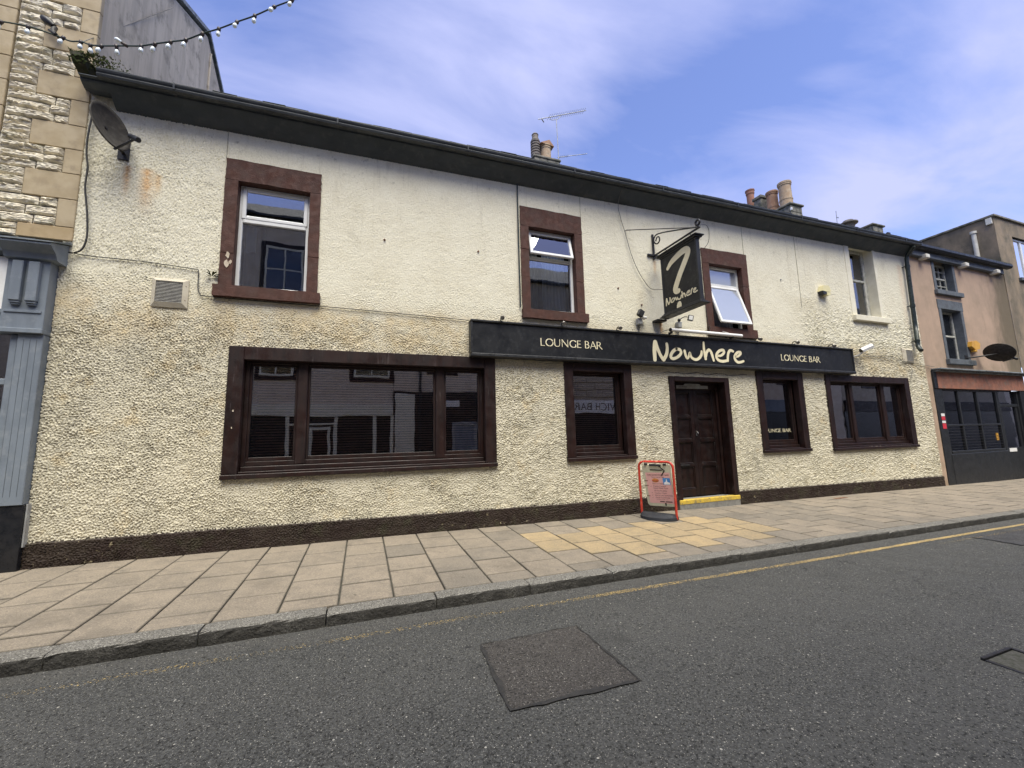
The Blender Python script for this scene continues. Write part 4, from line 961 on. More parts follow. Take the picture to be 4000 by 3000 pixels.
MB().tube(catmull([(5.44, -.2, 3.21), (5.36, -.18, 3.20), (5.28, -.15, 3.165), (5.26, -.13, 3.145)], 5), .005, 5).tube(catmull([(6.62, -.17, 3.17), (6.70, -.22, 3.155), (6.78, -.16, 3.175), (6.88, -.17, 3.15)], 5), .006, 5).build('wire', 'cable', tl)
MB().tube(catmull([(6.86, .02, 3.33), (6.9, -.08, 3.30), (6.95, -.17, 3.245)], 5), .008, 6).build('flex', 'plastic_white', tl)

# ------------------------------------------------------------------ hanging sign
hs = root('hanging_sign', (5.35, 0, 4.0), 'black projecting pub sign with cream question mark and Nowhere, on iron bracket', 'sign')
pn = MB().box(5.312, 5.378, -1.115, -.235, 3.50, 4.57, .006).build('panel', 'sign', hs)
mo = MB()
for z0, sg in ((4.57, 1), (3.50, -1)):
    for k, (dd, hh) in enumerate(((.018, .03), (.045, .028), (.07, .022))):
        za = z0+sg*sum((.03, .028, .022)[:k]); zb = za+sg*hh
        mo.box(5.312-dd, 5.378+dd, -1.115-dd, -.235+dd, za+sg*.0005, zb, .006)
mo.box(5.305, 5.385, -1.122, -1.085, 3.5005, 4.5695, .004); mo.box(5.305, 5.385, -.265, -.228, 3.5005, 4.5695, .004)
mo.build('moulding', 'sign_frame', hs)
br = MB()
br.box(5.33, 5.36, -1.20, 0, 4.735, 4.765, .004); br.box(5.325, 5.365, -.035, -.005, 4.68, 5.20, .004); br.box(5.19, 5.50, -.04, -.004, 4.735, 4.775, .004)
br.tube(catmull([(5.345, -.10, 5.02), (5.345, -.14, 5.08), (5.345, -.20, 5.06), (5.345, -.21, 4.99), (5.345, -.15, 4.95), (5.345, -.08, 4.99), (5.345, -.05, 5.08), (5.345, -.12, 5.14), (5.345, -.30, 5.10), (5.345, -.70, 4.95), (5.345, -1.12, 4.785)], 6), .013, 8)
br.tube([(4.721, -.005, 5.19), (4.721, -.03, 5.19), (5.34, -1.12, 4.78)], .008, 6)
br.tube([(5.345, -1.16, 4.765), (5.345, -1.16, 4.80)], .016, 8)
br.tube([(5.345, -1.16+.045*math.cos(a), 4.85+.045*math.sin(a)) for a in np.linspace(0, 2*math.pi, 17)], .018, 8)
br.build('bracket', 'iron', hs)
MB().box(5.20, 5.42, -.16, -.004, 3.385, 3.42, .004).box(5.335, 5.355, -.30, -.155, 3.395, 3.41, .003).build('lower_bracket', 'iron', hs)
for yy_ in (-.36, -.98): MB().tube([(5.345, yy_, 4.65), (5.345, yy_, 4.74)], .009, 6).build('hanger', 'iron', hs)
fh = lambda a, b, dd: (5.3118-dd, a, b)
QM = [(-.405, 4.325, .036), (-.50, 4.40, .050), (-.64, 4.452, .058), (-.79, 4.487, .06), (-.885, 4.482, .06), (-.925, 4.435, .058), (-.895, 4.36, .058), (-.807, 4.245, .06), (-.699, 4.105, .06), (-.605, 3.96, .06), (-.56, 3.875, .06), (-.575, 3.825, .054), (-.632, 3.812, .046)]
m = MB().stroke(QM, fh, .003, 7); m.build('letter', 'letter', hs, label='long cream question mark')
AR = [(-.558, 3.508), (-.565, 3.56), (-.592, 3.605), (-.630, 3.620), (-.668, 3.602), (-.682, 3.555), (-.678, 3.508)]
m = MB(); m.add([fh(a, b, .003) for a, b in AR], [tuple(range(7))]).build('letter', 'letter', hs)
NOW2 = [[[(-.316, 3.77), (-.304, 3.709), (-.299, 3.638)], [(-.319, 3.769), (-.336, 3.707), (-.362, 3.644)], [(-.362, 3.644), (-.395, 3.679), (-.408, 3.717), (-.406, 3.756)]], [[(-.489, 3.726), (-.453, 3.706), (-.432, 3.671), (-.447, 3.654), (-.488, 3.661), (-.513, 3.686), (-.513, 3.713), (-.489, 3.726)]],
 [[(-.547, 3.712), (-.555, 3.68), (-.564, 3.665), (-.582, 3.675), (-.59, 3.701), (-.598, 3.674), (-.621, 3.656), (-.654, 3.655), (-.678, 3.672), (-.69, 3.708)]], [[(-.71, 3.767), (-.715, 3.72), (-.719, 3.657)], [(-.718, 3.674), (-.729, 3.703), (-.753, 3.723), (-.772, 3.7), (-.785, 3.653)]],
 [[(-.829, 3.696), (-.865, 3.695), (-.885, 3.712), (-.885, 3.728), (-.853, 3.724), (-.825, 3.702), (-.817, 3.676), (-.835, 3.654), (-.876, 3.655), (-.913, 3.659)]], [[(-.918, 3.657), (-.924, 3.694), (-.935, 3.722), (-.955, 3.739)]], [[(-.987, 3.692), (-1.012, 3.694), (-1.029, 3.712), (-1.02, 3.723), (-.995, 3.716), (-.977, 3.695), (-.984, 3.665), (-1.013, 3.655), (-1.058, 3.666)]]]
for li, L_ in enumerate(NOW2):
    m = MB()
    for k, st_ in enumerate(L_): m.stroke([(a, b, .0115) for a, b in st_], fh, .005, 5, .0008*(k+li % 2))
    m.build('letter', 'letter', hs)

# ------------------------------------------------------------------ wall fixtures
def wire(name, pts, r_, mat, label, cat='cable', group=None, smooth=3):
    o = MB().tube(catmull(pts, smooth), r_, 6).build(name, mat); return tag(o, label, cat, group)
wire('wall_cable', [(-3.344, -.02, 3.608), (-3.16, -.02, 3.591), (-2.706, -.018, 3.591), (-2.146, -.02, 3.557), (-2.08, -.02, 3.527), (-2.07, -.02, 3.312), (-2.04, -.02, 3.225), (-1.946, -.02, 3.198), (-1.141, -.02, 3.192), (.07, -.02, 3.178), (1.575, -.02, 3.148)], .006, 'cable', 'thin black cable running across wall under the leftmost upper window')
wire('wall_cable', [(-3.30, -.05, 5.62), (-3.33, -.05, 5.143), (-3.32, -.05, 4.893), (-3.295, -.05, 4.732), (-3.298, -.05, 4.483), (-3.271, -.05, 4.282), (-3.243, -.05, 4.084), (-3.224, -.05, 3.826), (-3.253, -.05, 3.662), (-3.32, -.05, 3.603), (-3.375, -.05, 3.60)], .010, 'cable', 'thick black cable drooping down the wall corner by the stone building')
wire('wall_cable', [(4.54, -.30, 5.95), (4.55, -.06, 5.70), (4.605, -.04, 5.399), (4.684, -.04, 5.123), (4.78, -.04, 4.74), (4.905, -.04, 4.428), (5.061, -.04, 4.185), (5.20, -.06, 4.04), (5.31, -.24, 3.98)], .006, 'cable_grey', 'grey cable looping from the eaves to the hanging sign')
wire('wall_cable', [(6.64, -.03, 5.08), (6.60, -.2, 5.15), (6.2, -.6, 5.12), (5.7, -1.0, 4.95), (5.36, -1.16, 4.80)], .005, 'cable', 'thin cable slung from hanging sign tip to upper window lintel')
wire('wall_cable', [(6.53, -.03, 5.06), (6.515, -.035, 4.769), (6.504, -.035, 4.278), (6.545, -.035, 3.777), (6.55, -.08, 3.30), (6.54, -.2, 3.25), (6.56, -.2, 3.16)], .006, 'cable', 'black cable hanging left of the open lower sash window')
wire('wall_cable', [(10.84, -.03, 3.135), (11.175, -.03, 3.117), (11.685, -.03, 3.05), (12.4, -.03, 2.989), (12.922, -.03, 2.952), (13.541, -.03, 2.904), (14.3, -.03, 2.85)], .006, 'cable_grey', 'thin cable from the fascia end past the small vent')
wire('wall_cable', [(11.1, -.03, 3.002), (11.858, -.03, 3.024), (12.6, -.03, 3.10), (12.79, -.03, 3.042), (12.949, -.03, 2.905), (13.26, -.03, 2.772), (13.224, -.03, 2.602), (13.162, -.03, 2.481)], .006, 'cable_grey', 'slack cable curling below the small vent near the downpipe')
wire('wall_pipe', [(2.475, -.025, 5.72), (2.474, -.025, 5.496), (2.470, -.025, 4.413), (2.472, -.025, 3.446)], .012, 'pipe', 'thin dark vertical conduit left of the window with open top vent', 'conduit')

def vent(x0, x1, z0, z1, gx0, gx1, gz0, gz1, label, nl):
    v = root('wall_vent', ((x0+x1)/2, 0, z0), label, 'vent')
    m = MB()
    m.add([(x0, 0, z0), (x1, 0, z0), (x1, 0, z1), (x0, 0, z1), (x0, -.018, z0), (x1, -.018, z0), (x1, -.018, z1), (x0, -.018, z1), (gx0, -.045, gz0), (gx1, -.045, gz0), (gx1, -.045, gz1), (gx0, -.045, gz1), (gx0, -.02, gz0), (gx1, -.02, gz0), (gx1, -.02, gz1), (gx0, -.02, gz1)],
          [(0, 1, 5, 4), (1, 2, 6, 5), (2, 3, 7, 6), (3, 0, 4, 7), (4, 5, 9, 8), (5, 6, 10, 9), (6, 7, 11, 10), (7, 4, 8, 11), (8, 9, 13, 12), (9, 10, 14, 13), (10, 11, 15, 14), (11, 8, 12, 15)])
    m.build('frame', 'vent', v)
    MB().box(gx0, gx1, -.02, -.005, gz0, gz1).build('backing', 'iron', v)
    for k in range(nl):
        z = gz0+(gz1-gz0)*(k+.5)/nl; hgt = (gz1-gz0)/nl*.60
        MB().add([(gx0+.002, -.034, z+hgt*.5), (gx1-.002, -.034, z+hgt*.5), (gx1-.002, -.041, z-hgt*.5), (gx0+.002, -.041, z-hgt*.5)], [(0, 1, 2, 3)]).build('louvre', 'vent_dark', v)
    for sx, sz in ((x0+.025, z0+.10), (x0+.025, z1-.09), (x1-.025, z0+.10), (x1-.025, z1-.09)): MB().tube([(sx, -.02, sz), (sx, -.032, sz)], .006, 8).build('screw', 'rust', v)
vent(-2.555, -2.17, 3.015, 3.395, -2.508, -2.225, 3.075, 3.355, 'square beige louvred vent below the leftmost upper window', 15)
vent(12.985, 13.41, 2.905, 3.29, 13.10, 13.39, 2.965, 3.25, 'small beige vent near foot of the black downpipe', 14)

def sat_dish(name, c, nrm, upv, rx, ry, label, lnb, mount, mat='dish'):
    d_ = root(name, mount, label, 'satellite dish')
    c = Vector(c); n_ = Vector(nrm).normalized(); v_ = (Vector(upv)-n_*Vector(upv).dot(n_)).normalized(); u_ = v_.cross(n_)
    vs = []; fs = []; R_ = 8; N_ = 36
    for sgn, th in ((0, 0), (1, -.012)):
        for i in range(R_+1):
            rr_ = i/R_
            for k in range(N_):
                a = 2*math.pi*k/N_; vs.append(c+u_*rx*rr_*math.cos(a)+v_*ry*rr_*math.sin(a)+n_*(.07*(rr_*rr_-1)+th+(.008 if i == R_ and sgn == 0 else 0)))
    T = (R_+1)*N_
    for b0 in (0, T):
        for i in range(R_):
            for k in range(N_): fs.append((b0+i*N_+k, b0+i*N_+(k+1) % N_, b0+(i+1)*N_+(k+1) % N_, b0+(i+1)*N_+k))
    for k in range(N_): fs.append((R_*N_+k, R_*N_+(k+1) % N_, T+R_*N_+(k+1) % N_, T+R_*N_+k))
    MB().add(vs, fs, True).build('reflector', mat, d_)
    lp_ = Vector(lnb); base = c-v_*ry
    MB().tube([base-n_*.03, base+(lp_-base)*.5, lp_], .014, 8).build('arm', 'plastic_black', d_)
    q = (lp_-c).normalized()
    MB().tube([lp_+q*.05, lp_-q*.02, lp_-q*.025, lp_-q*.09], [.032, .034, .026, .03], 10).build('receiver', 'plastic_black', d_)
    mt = Vector(mount)
    MB().tube([mt, mt+Vector((0, -.16, 0)), c-n_*.10, c-n_*.06], .019, 8).box(mt.x-.06, mt.x+.06, mt.y-.012, mt.y+.004, mt.z-.09, mt.z+.09, .004).build('mount', 'iron', d_)
    return d_
sat_dish('satellite_dish', (-2.97, -.34, 5.15), (.88, -.38, .24), (-.30, 0, 1), .235, .285, 'grey satellite dish under the eaves beside stone quoins', (-2.64, -.52, 4.93), (-2.98, -.005, 5.02))
sat_dish('satellite_dish', (16.62, -.42, 3.28), (.86, -.12, .46), (-.3, 0, 1), .33, .27, 'dark oval satellite dish on pink wall above the black shopfront', (17.05, -.55, 3.10), (15.95, -.005, 3.16))

def flood(name, x, z, label, flip):
    f_ = root(name, (x, 0, z), label, 'security light')
    MB().box(x-.045, x+.05, -.10, -.004, z-.065, z+.06, .012).build('junction_box', 'plastic_grey', f_)
    if flip: 
        h_ = MB().box(-.05, .05, -.025, .025, -.055, .055, .006).xf(Matrix.Translation((x+.17, -.20, z+.11)) @ Matrix.Rotation(-.5, 4, 'Z') @ Matrix.Rotation(.3, 4, 'Y'))
        MB().tube([(x-.01, -.06, z+.06), (x-.01, -.10, z+.10), (x+.06, -.16, z+.14), (x+.14, -.19, z+.13)], .008, 6).sphere((x-.02, -.10, z+.085), .032, 10).build('arm', 'plastic_black', f_)
        MB().box(-.036, .036, -.028, -.0255, -.04, .04).xf(Matrix.Translation((x+.17, -.20, z+.11)) @ Matrix.Rotation(-.5, 4, 'Z') @ Matrix.Rotation(.3, 4, 'Y')).build('lens', 'plastic_white', f_)
    else:
        h_ = MB().box(-.06, .05, -.04, .03, -.06, .07, .006).xf(Matrix.Translation((x-.01, -.12, z+.13)) @ Matrix.Rotation(.5, 4, 'Y'))
        MB().box(.052, .056, -.03, .02, -.05, .06).xf(Matrix.Translation((x-.01, -.12, z+.13)) @ Matrix.Rotation(.5, 4, 'Y')).build('lens', 'plastic_white', f_)
        MB().box(x+.03, x+.14, -.13, -.03, z+.045, z+.09, .015).build('sensor', 'plastic_white', f_)
    h_.build('head', 'plastic_black', f_)
    MB().tube([(x, -.04, z-.066), (x+.01, -.02, z-.14), (x+.005, -.02, z-.20)], .009, 6).build('flex', 'cable_grey', f_)
flood('security_light', 4.86, 3.37, 'black floodlight on grey box left of the hanging sign foot', False)
flood('security_light', 5.79, 3.37, 'small black floodlight on grey box under the hanging sign', True)
wf = root('flood_lamp', (11.12, 0, 3.05), 'white hooded wall floodlight beside end of the fascia', 'security light')
M_ = Matrix.Translation((11.18, -.22, 3.15)) @ Matrix.Rotation(math.radians(-38), 4, 'Z') @ Matrix.Rotation(math.radians(-24), 4, 'Y')
MB().prism([(-.07, -.05), (.07, -.05), (.085, .0), (.05, .055), (-.05, .055), (-.085, .0)], -.12, .12, 'x').xf(M_).build('housing', 'plastic_white', wf)
MB().prism([(-.06, -.045), (.06, -.045), (.07, .0), (.04, .045), (-.04, .045), (-.07, .0)], -.124, -.1205, 'x').xf(M_).build('lens', 'plastic_black', wf)
MB().tube([(11.08, -.005, 2.99), (11.08, -.10, 3.0), (11.14, -.2, 3.09)], .016, 8).build('bracket', 'plastic_white', wf)
ab = root('alarm_box', (10.2, 0, 4.4), 'pale yellow alarm box high on the cream wall', 'alarm box')
MB().prism([(10.06, 4.50), (10.11, 4.63), (10.30, 4.645), (10.36, 4.52), (10.33, 4.49), (10.20, 4.485)], -.12, -.006, 'y').build('cover', 'yellow_plastic', ab)
MB().prism([(10.06, 4.495), (10.19, 4.48), (10.20, 4.43), (10.09, 4.41)], -.125, -.006, 'y').build('siren_grille', 'plastic_black', ab)
MB().prism([(10.205, 4.478), (10.33, 4.485), (10.345, 4.44), (10.28, 4.40), (10.21, 4.41)], -.115, -.006, 'y').build('strobe', 'yellow_plastic', ab)
ab = root('alarm_box', (16.35, 0, 3.4), 'amber hexagonal alarm box on the pink wall', 'alarm box')
MB().prism([(16.12, 3.50), (16.16, 3.64), (16.40, 3.68), (16.57, 3.60), (16.52, 3.44), (16.30, 3.40)], -.10, -.006, 'y').build('cover', 'orange_plastic', ab)
MB().box(16.24, 16.36, -.10, -.006, 3.35, 3.40, .008).build('base', 'orange_plastic', ab)
wd = root('wall_weed', (-1.93, -.02, 3.48), 'small green weed growing from wall beside leftmost upper window', 'plant')
m = MB(); r = random.Random(2)
for k in range(16):
    a = r.uniform(0, 2*math.pi); L = r.uniform(.06, .12); t_ = Vector((math.cos(a)*.8, -abs(math.sin(a))*.8, r.uniform(-.3, .9))).normalized(); s_ = t_.cross(Vector((0, 0, 1))).normalized()*.012
    b0 = Vector((-1.93, -.015, 3.48)); mid = b0+t_*L*.55+Vector((0, 0, .012)); m.add([b0, mid+s_, b0+t_*L-Vector((0, 0, .01)), mid-s_], [(0, 1, 2, 3)])
m.build('leaves', 'leaf', wd)
# chips of bare stone on the leftmost upper window jamb and flakes on the big window
def chip(cx_, cz_, s_, y_, parent, seed):
    rr_ = random.Random(seed); MB().prism([(cx_+s_*rr_.uniform(.5, 1)*math.cos(a)*.7, cz_+s_*rr_.uniform(.5, 1)*math.sin(a)*1.3) for a in np.linspace(0, 2*math.pi, 10)[:-1]], y_-.003, y_+.004, 'y').build('bare_patch', 'chip', parent)
chip(-1.765, 3.80, .045, -.0235, w1, 1); chip(-1.775, 3.68, .05, -.0235, w1, 2); chip(-1.73, 3.70, .03, -.0235, w1, 5)
chip(-1.585, 1.69, .016, -.031, wA, 3); chip(-1.59, 1.47, .012, -.031, wA, 4)

# old fixings and a crack in the render
for fx, fz in ((.255, 4.33), (1.75, 4.35), (4.98, 3.72), (8.864, 4.67), (4.47, 4.0), (5.95, 4.05)):
    MB().tube([(fx, .0, fz), (fx, -.022, fz)], [.017, .012], 8).build('old_fixing', 'rust' if fx < 8 else 'plastic_grey', pub)
r = random.Random(4)
MB().tube([(5.38+k*.055, -.002, 2.425+.016*math.sin(k*.55)+r.uniform(-.009, .009)) for k in range(40)], [.0045+.003*r.random() for k in range(40)], 5).build('crack', 'tar', pub)

# ------------------------------------------------------------------ sandwich-board on the pavement
bx_, by_ = 4.665, -.47
sb = root('pavement_sign', (bx_, by_, GZ(bx_, by_)+.002), 'red-framed swing menu board with pink poster on dark rubber base', 'sign', rot=(0.012, 0, math.radians(-63.6)))
def loc(m, name, mat, parent=sb, label=None): return m.build(name, mat, parent, label=label, local=True)
pts = [(.31*math.cos(a), -.235*math.sin(a)) for a in np.linspace(0, math.pi, 17)]
ring = pts+[(-.31, .06), (-.25, .12), (.25, .12), (.31, .06)]
m = MB(); n = len(ring)
lo_ = [(x, y, .0) for x, y in ring]; md = [(x*.99, y*.97, .045) for x, y in ring]; tp = [(x*.93, y*.5-.01, .085) for x, y in ring]
m.add(lo_+md+tp, [(i, (i+1) % n, n+(i+1) % n, n+i) for i in range(n)]+[(n+i, n+(i+1) % n, 2*n+(i+1) % n, 2*n+i) for i in range(n)]+[tuple(range(2*n, 3*n)), tuple(range(n))[::-1]])
loc(m, 'base', 'rubber')
R_ = .095; Wd = .298; Ht = .925
arc = [(-Wd, .0, .03), (-Wd, 0, .4), (-Wd, 0, Ht-R_)]+[(-Wd+R_-R_*math.cos(a), 0, Ht-R_+R_*math.sin(a)) for a in np.linspace(.15, math.pi/2, 7)]
arc += [(-x, y, z) for x, y, z in arc[::-1]]
m = MB().tube(arc, .020, 12); loc(m, 'frame', 'red_tube')
m = MB().box(.278, .318, -.012, .012, .004, .10, .006); loc(m, 'foot_bracket', 'red_tube')
tilt = Matrix.Translation((.0, 0, .885)) @ Matrix.Rotation(math.radians(9), 4, 'X') @ Matrix.Rotation(math.radians(-2.0), 4, 'Y') @ Matrix.Translation((0, 0, -.885))
def rrect(x0, x1, z0, z1, r_):
    o = []
    for cx_, cz_, a0 in ((x1-r_, z1-r_, 0), (x0+r_, z1-r_, 1), (x0+r_, z0+r_, 2), (x1-r_, z0+r_, 3)):
        for k in range(6): a = (a0+k/5)*math.pi/2; o.append((cx_+r_*math.cos(a), cz_+r_*math.sin(a)))
    return o
pm = loc(MB().prism(rrect(-.245, .245, .175, .875, .05), -.012, .012, 'y').xf(tilt), 'panel', 'board_face')
def flat(x0, x1, z0, z1, mat, name, lift, label=None, poly=None):
    P_ = poly or [(x0, z0), (x1, z0), (x1, z1), (x0, z1)]
    return loc(MB().add([(a, -.012-lift, b) for a, b in P_], [tuple(range(len(P_)))]).xf(tilt), name, mat, pm, label)
flat(-.20, .225, .225, .745, 'poster', 'poster', .0015)
def line(txt, x, z, size, mat='ink'):
    me_ = text_mesh(txt, size); a, b = text_width(me_)
    me_.transform(tilt @ Matrix.Translation((x, -.0155, z)) @ Matrix.Rotation(math.pi/2, 4, 'X')); me_.materials.append(MT[mat])
    o = bpy.data.objects.new('lettering', me_); COL.objects.link(o); o.parent = pm; return o
line('THE SANDWICH BAR', -.175, .692, .040); line('Family Licensed Cafe', -.10, .66, .026)
line('Eat in or Takeaway', -.10, .548, .032); line('Freshly Cooked', -.095, .503, .034); line('Home Made Food', -.095, .470, .034)
line('All Day Breakfast', -.09, .428, .032); line('Toasties / Meals', -.09, .388, .032); line('Hot & Cold Sandwiches', -.09, .350, .032); line('Hot & Cold Drinks', -.085, .312, .032); line('Full menu available inside', -.075, .283, .020)
flat(-.02, .06, .246, .262, 'blackink', 'print_bar', .003); flat(.075, .19, .246, .262, 'blackink', 'print_bar', .003); flat(.06, .085, .19, .235, 'blackink', 'print_bar', .003)
for k, z in enumerate((.50, .39, .35, .312)): flat(-.145, -.12, z, z+.02, 'ink', 'tick', .003, None, [(-.145, z+.008), (-.138, z), (-.118, z+.022), (-.138, z+.008)])
flat(0, 0, 0, 0, 'bun', 'burger_print', .003, None, [(-.04+.062*math.cos(a), .612+.034*math.sin(a)) for a in np.linspace(0, 2*math.pi, 18)[:-1]])
flat(-.10, .02, .604, .612, 'red', 'burger_print', .0045); flat(-.095, .015, .597, .602, 'leaf', 'burger_print', .0045)
flat(.09, .215, .54, .655, 'blue', 'sticker', .003, 'blue square sticker with a white hand')
flat(0, 0, 0, 0, 'white', 'sticker_hand', .0045, None, [(.105, .545), (.205, .545), (.205, .575), (.18, .588), (.165, .59), (.160, .635), (.148, .637), (.142, .60), (.118, .585), (.105, .57)])
loc(MB().box(-.19, -.14, -.03, .0, .865, .90, .004).box(.14, .19, -.03, .0, .865, .90, .004).box(-.10, .10, -.028, -.005, .852, .888, .006), 'clip', 'plastic_black')
ar = MB(); fa = lambda a, b, dd: tilt @ Vector((a, -.014-dd, b))
ar.stroke([(-.10, .795, .008), (.10, .785, .008)], fa, .004); ar.stroke([(.065, .855, .008), (.145, .775, .008)], fa, .004, off=.001); ar.stroke([(.145, .775, .008), (.085, .70, .008)], fa, .004, off=.002)
loc(ar, 'arrow', 'blackink', pm, 'black arrow pointing right')
for sx_ in (-.205, .19):
    for z in (.60, .52, .34): flat(sx_-.03, sx_+.03, z, z+.010, 'rust', 'grip_mark', .004) if sx_ < 0 else None

# ------------------------------------------------------------------ festoon lights
fl = root('festoon_lights', (-3.63, -.2, 6.28), 'string of festoon bulbs slung from stone wall across the street', 'string lights')
HK = [(-4.6, -.27, 6.27), (-4.244, -.25, 6.278), (-4.133, -.25, 6.285), (-4.022, -.25, 6.297), (-3.869, -.25, 6.306), (-3.702, -.25, 6.283), (-3.588, -.25, 6.263)]
BU = [(-3.492, -.25, 6.242), (-3.351, -.328, 6.203), (-3.218, -.406, 6.125), (-3.07, -.484, 6.082), (-2.895, -.562, 6.063), (-2.759, -.641, 6.029), (-2.586, -.719, 6.009), (-2.421, -.797, 6.015), (-2.242, -.875, 6.025), (-2.068, -.953, 6.033), (-1.884, -1.031, 6.1), (-1.703, -1.109, 6.146), (-1.504, -1.188, 6.226), (-1.309, -1.266, 6.298), (-1.094, -1.344, 6.413), (-.898, -1.422, 6.493), (-.692, -1.5, 6.599)]
MB().tube(catmull(HK+BU+[(.2, -2.0, 7.1), (1.8, -3.2, 8.2)], 5), .0085, 6).build('flex', 'festoon', fl)
MB().tube([(-3.42, -.25, 6.235), (-3.352, 1.75, 9.05)], .005, 5).build('stay_wire', 'cable_grey', fl)
dirs = [(-.4, -.2, -1), (-.2, 0, -1), (-.3, 0, -1), (.1, 0, -1), (.35, -.1, -1), (-.9, -.3, .35)]
for k, p in enumerate([(-4.12, -.25, 6.285), (-3.885, -.25, 6.305), (-3.56, -.25, 6.27)]+BU[1:]):
    d_ = Vector(((RND.uniform(-.45, .15)), RND.uniform(-.3, .1), -1)) if k != 7 else Vector((-.9, -.3, .3))
    d_.normalize(); q = d_.to_track_quat('Z', 'Y').to_matrix(); c = Vector(p)
    sk = MB().lathe([(.004, -.012), (.019, -.01), (.021, .018), (.017, .022), (.0165, .05), (.012, .052)], c, 10, q).build('socket', 'socket', fl)
    MB().lathe([(.013, .050), (.019, .062), (.0235, .082), (.022, .098), (.013, .112), (.001, .116)], c, 12, q).build('bulb', 'bulb', sk)
hk = MB().tube([(-3.72, .0, 6.42), (-3.72, -.12, 6.41), (-3.70, -.24, 6.33), (-3.63, -.26, 6.275)], .016, 8).tube([(-3.86, -.10, 6.60), (-3.80, -.12, 6.55), (-3.74, -.12, 6.50)], [.035, .05, .03], 10).tube([(-3.74, -.1, 6.50), (-3.72, -.16, 6.40), (-3.68, -.2, 6.33)], .028, 8)
hk.build('anchor', 'iron', fl)

# ------------------------------------------------------------------ stone house on the left
sh = root('stone_house', (-6, 1, -.1), 'tall cream rock-faced stone house with sandstone quoins and grey gable', 'building')
QX = -3.375
gp = [(.03, -.3), (.03, 8.38), (3.40, 10.17), (6.8, 8.38), (6.8, -.3)]
MB().prism(gp, -10, QX-.02, 'x').build('wall', 'mortar', sh)
MB().add([(QX-.015, a, b) for a, b in [(.05, 3.6), (.05, 8.37), (3.40, 10.15), (6.8, 8.37), (6.8, 3.6)]], [(0, 1, 2, 3, 4)]).build('gable', 'gable', sh)
rf = MB()
rf.prism([(-.25, 8.30), (3.40, 10.25), (3.40, 10.33), (-.25, 8.38)], -10, QX+.03, 'x'); rf.prism([(7.05, 8.30), (7.05, 8.38), (3.401, 10.33), (3.401, 10.25)], -10, QX+.03, 'x')
rf.build('roof', 'lead', sh)
MB().tube([(QX, 3.60, 6.0), (QX, 3.60, 9.95)], .022, 8).build('gable_pipe', 'gable', sh)
CZ = [3.757, 3.928, 4.29, 4.628, 4.955, 5.28, 5.63, 5.952, 6.28, 6.61, 6.95, 7.30, 7.63]
rr = random.Random(21); LONG = True
def rockstone(x0, x1, z0, z1, seed):
    # rock-faced block: two or three broken strata with ragged edges
    r_ = np.random.default_rng(seed); nx_, nz_ = max(6, int((x1-x0)/.022)), 10
    vs = []; fs = []
    cuts = np.sort(r_.uniform(.2, .85, 2)); lift = r_.uniform(.010, .042, 3); lift[r_.integers(0, 3)] += .012
    wob = [np.convolve(r_.normal(0, .16, nx_+3), [.4, .6, .4], 'same')[:nx_+1] for _ in range(2)]
    for j in range(nz_+1):
        v = j/nz_
        for i in range(nx_+1):
            u_ = i/nx_; e = min(1, 9*u_, 9*(1-u_))*min(1, 7*v, 7*(1-v))
            k = int(v > cuts[0]+wob[0][i])+int(v > cuts[1]+wob[1][i])
            h = (lift[k]+r_.normal(0, .0035)+.004)*e
            vs.append((x0+(x1-x0)*u_+r_.normal(0, .002), .006-max(h, 0), z0+(z1-z0)*v+r_.normal(0, .0015)))
    w = nx_+1
    for j in range(nz_):
        for i in range(nx_): fs.append((j*w+i, j*w+i+1, (j+1)*w+i+1, (j+1)*w+i))
    return MB().add(vs, fs)
for ci in range(len(CZ)-1):
    z0, z1 = CZ[ci], CZ[ci+1]; LONG = ci % 2 == 0
    xq = -3.885 if LONG else -3.55
    MB().box(xq, QX, -.018, .052, z0+.0025, z1-.0025, .006).build('quoin', 'quoin2' if ci == 0 else 'quoin', sh)
    nr_ = 3 if z1-z0 > .25 else 2
    for k in range(nr_):
        a, b = z0+(z1-z0)*k/nr_, z0+(z1-z0)*(k+1)/nr_
        xs_ = [-4.15]; 
        while xs_[-1] < xq-.30: xs_.append(xs_[-1]+rr.uniform(.26, .46))
        if xq-xs_[-1] < .09: xs_[-1] = xq-.01
        else: xs_.append(xq-.01)
        for x0, x1 in zip(xs_, xs_[1:]): rockstone(x0+.005, x1-.005, a+.005, b-.005, rr.randint(0, 10**6)).build('rock_faced_stone', 'rock', sh)
    if ci > 3:
        MB().box(-4.75 if LONG else -4.55, -4.16, -.014, .2, z0+.003+.1, z1-.003+.1, .006).build('quoin', 'quoin', sh)
    else:
        for k in range(nr_):
            a, b = z0+(z1-z0)*k/nr_, z0+(z1-z0)*(k+1)/nr_; rockstone(-4.6, -4.16, a+.005, b-.005, rr.randint(0, 10**6)).build('rock_faced_stone', 'rock', sh)
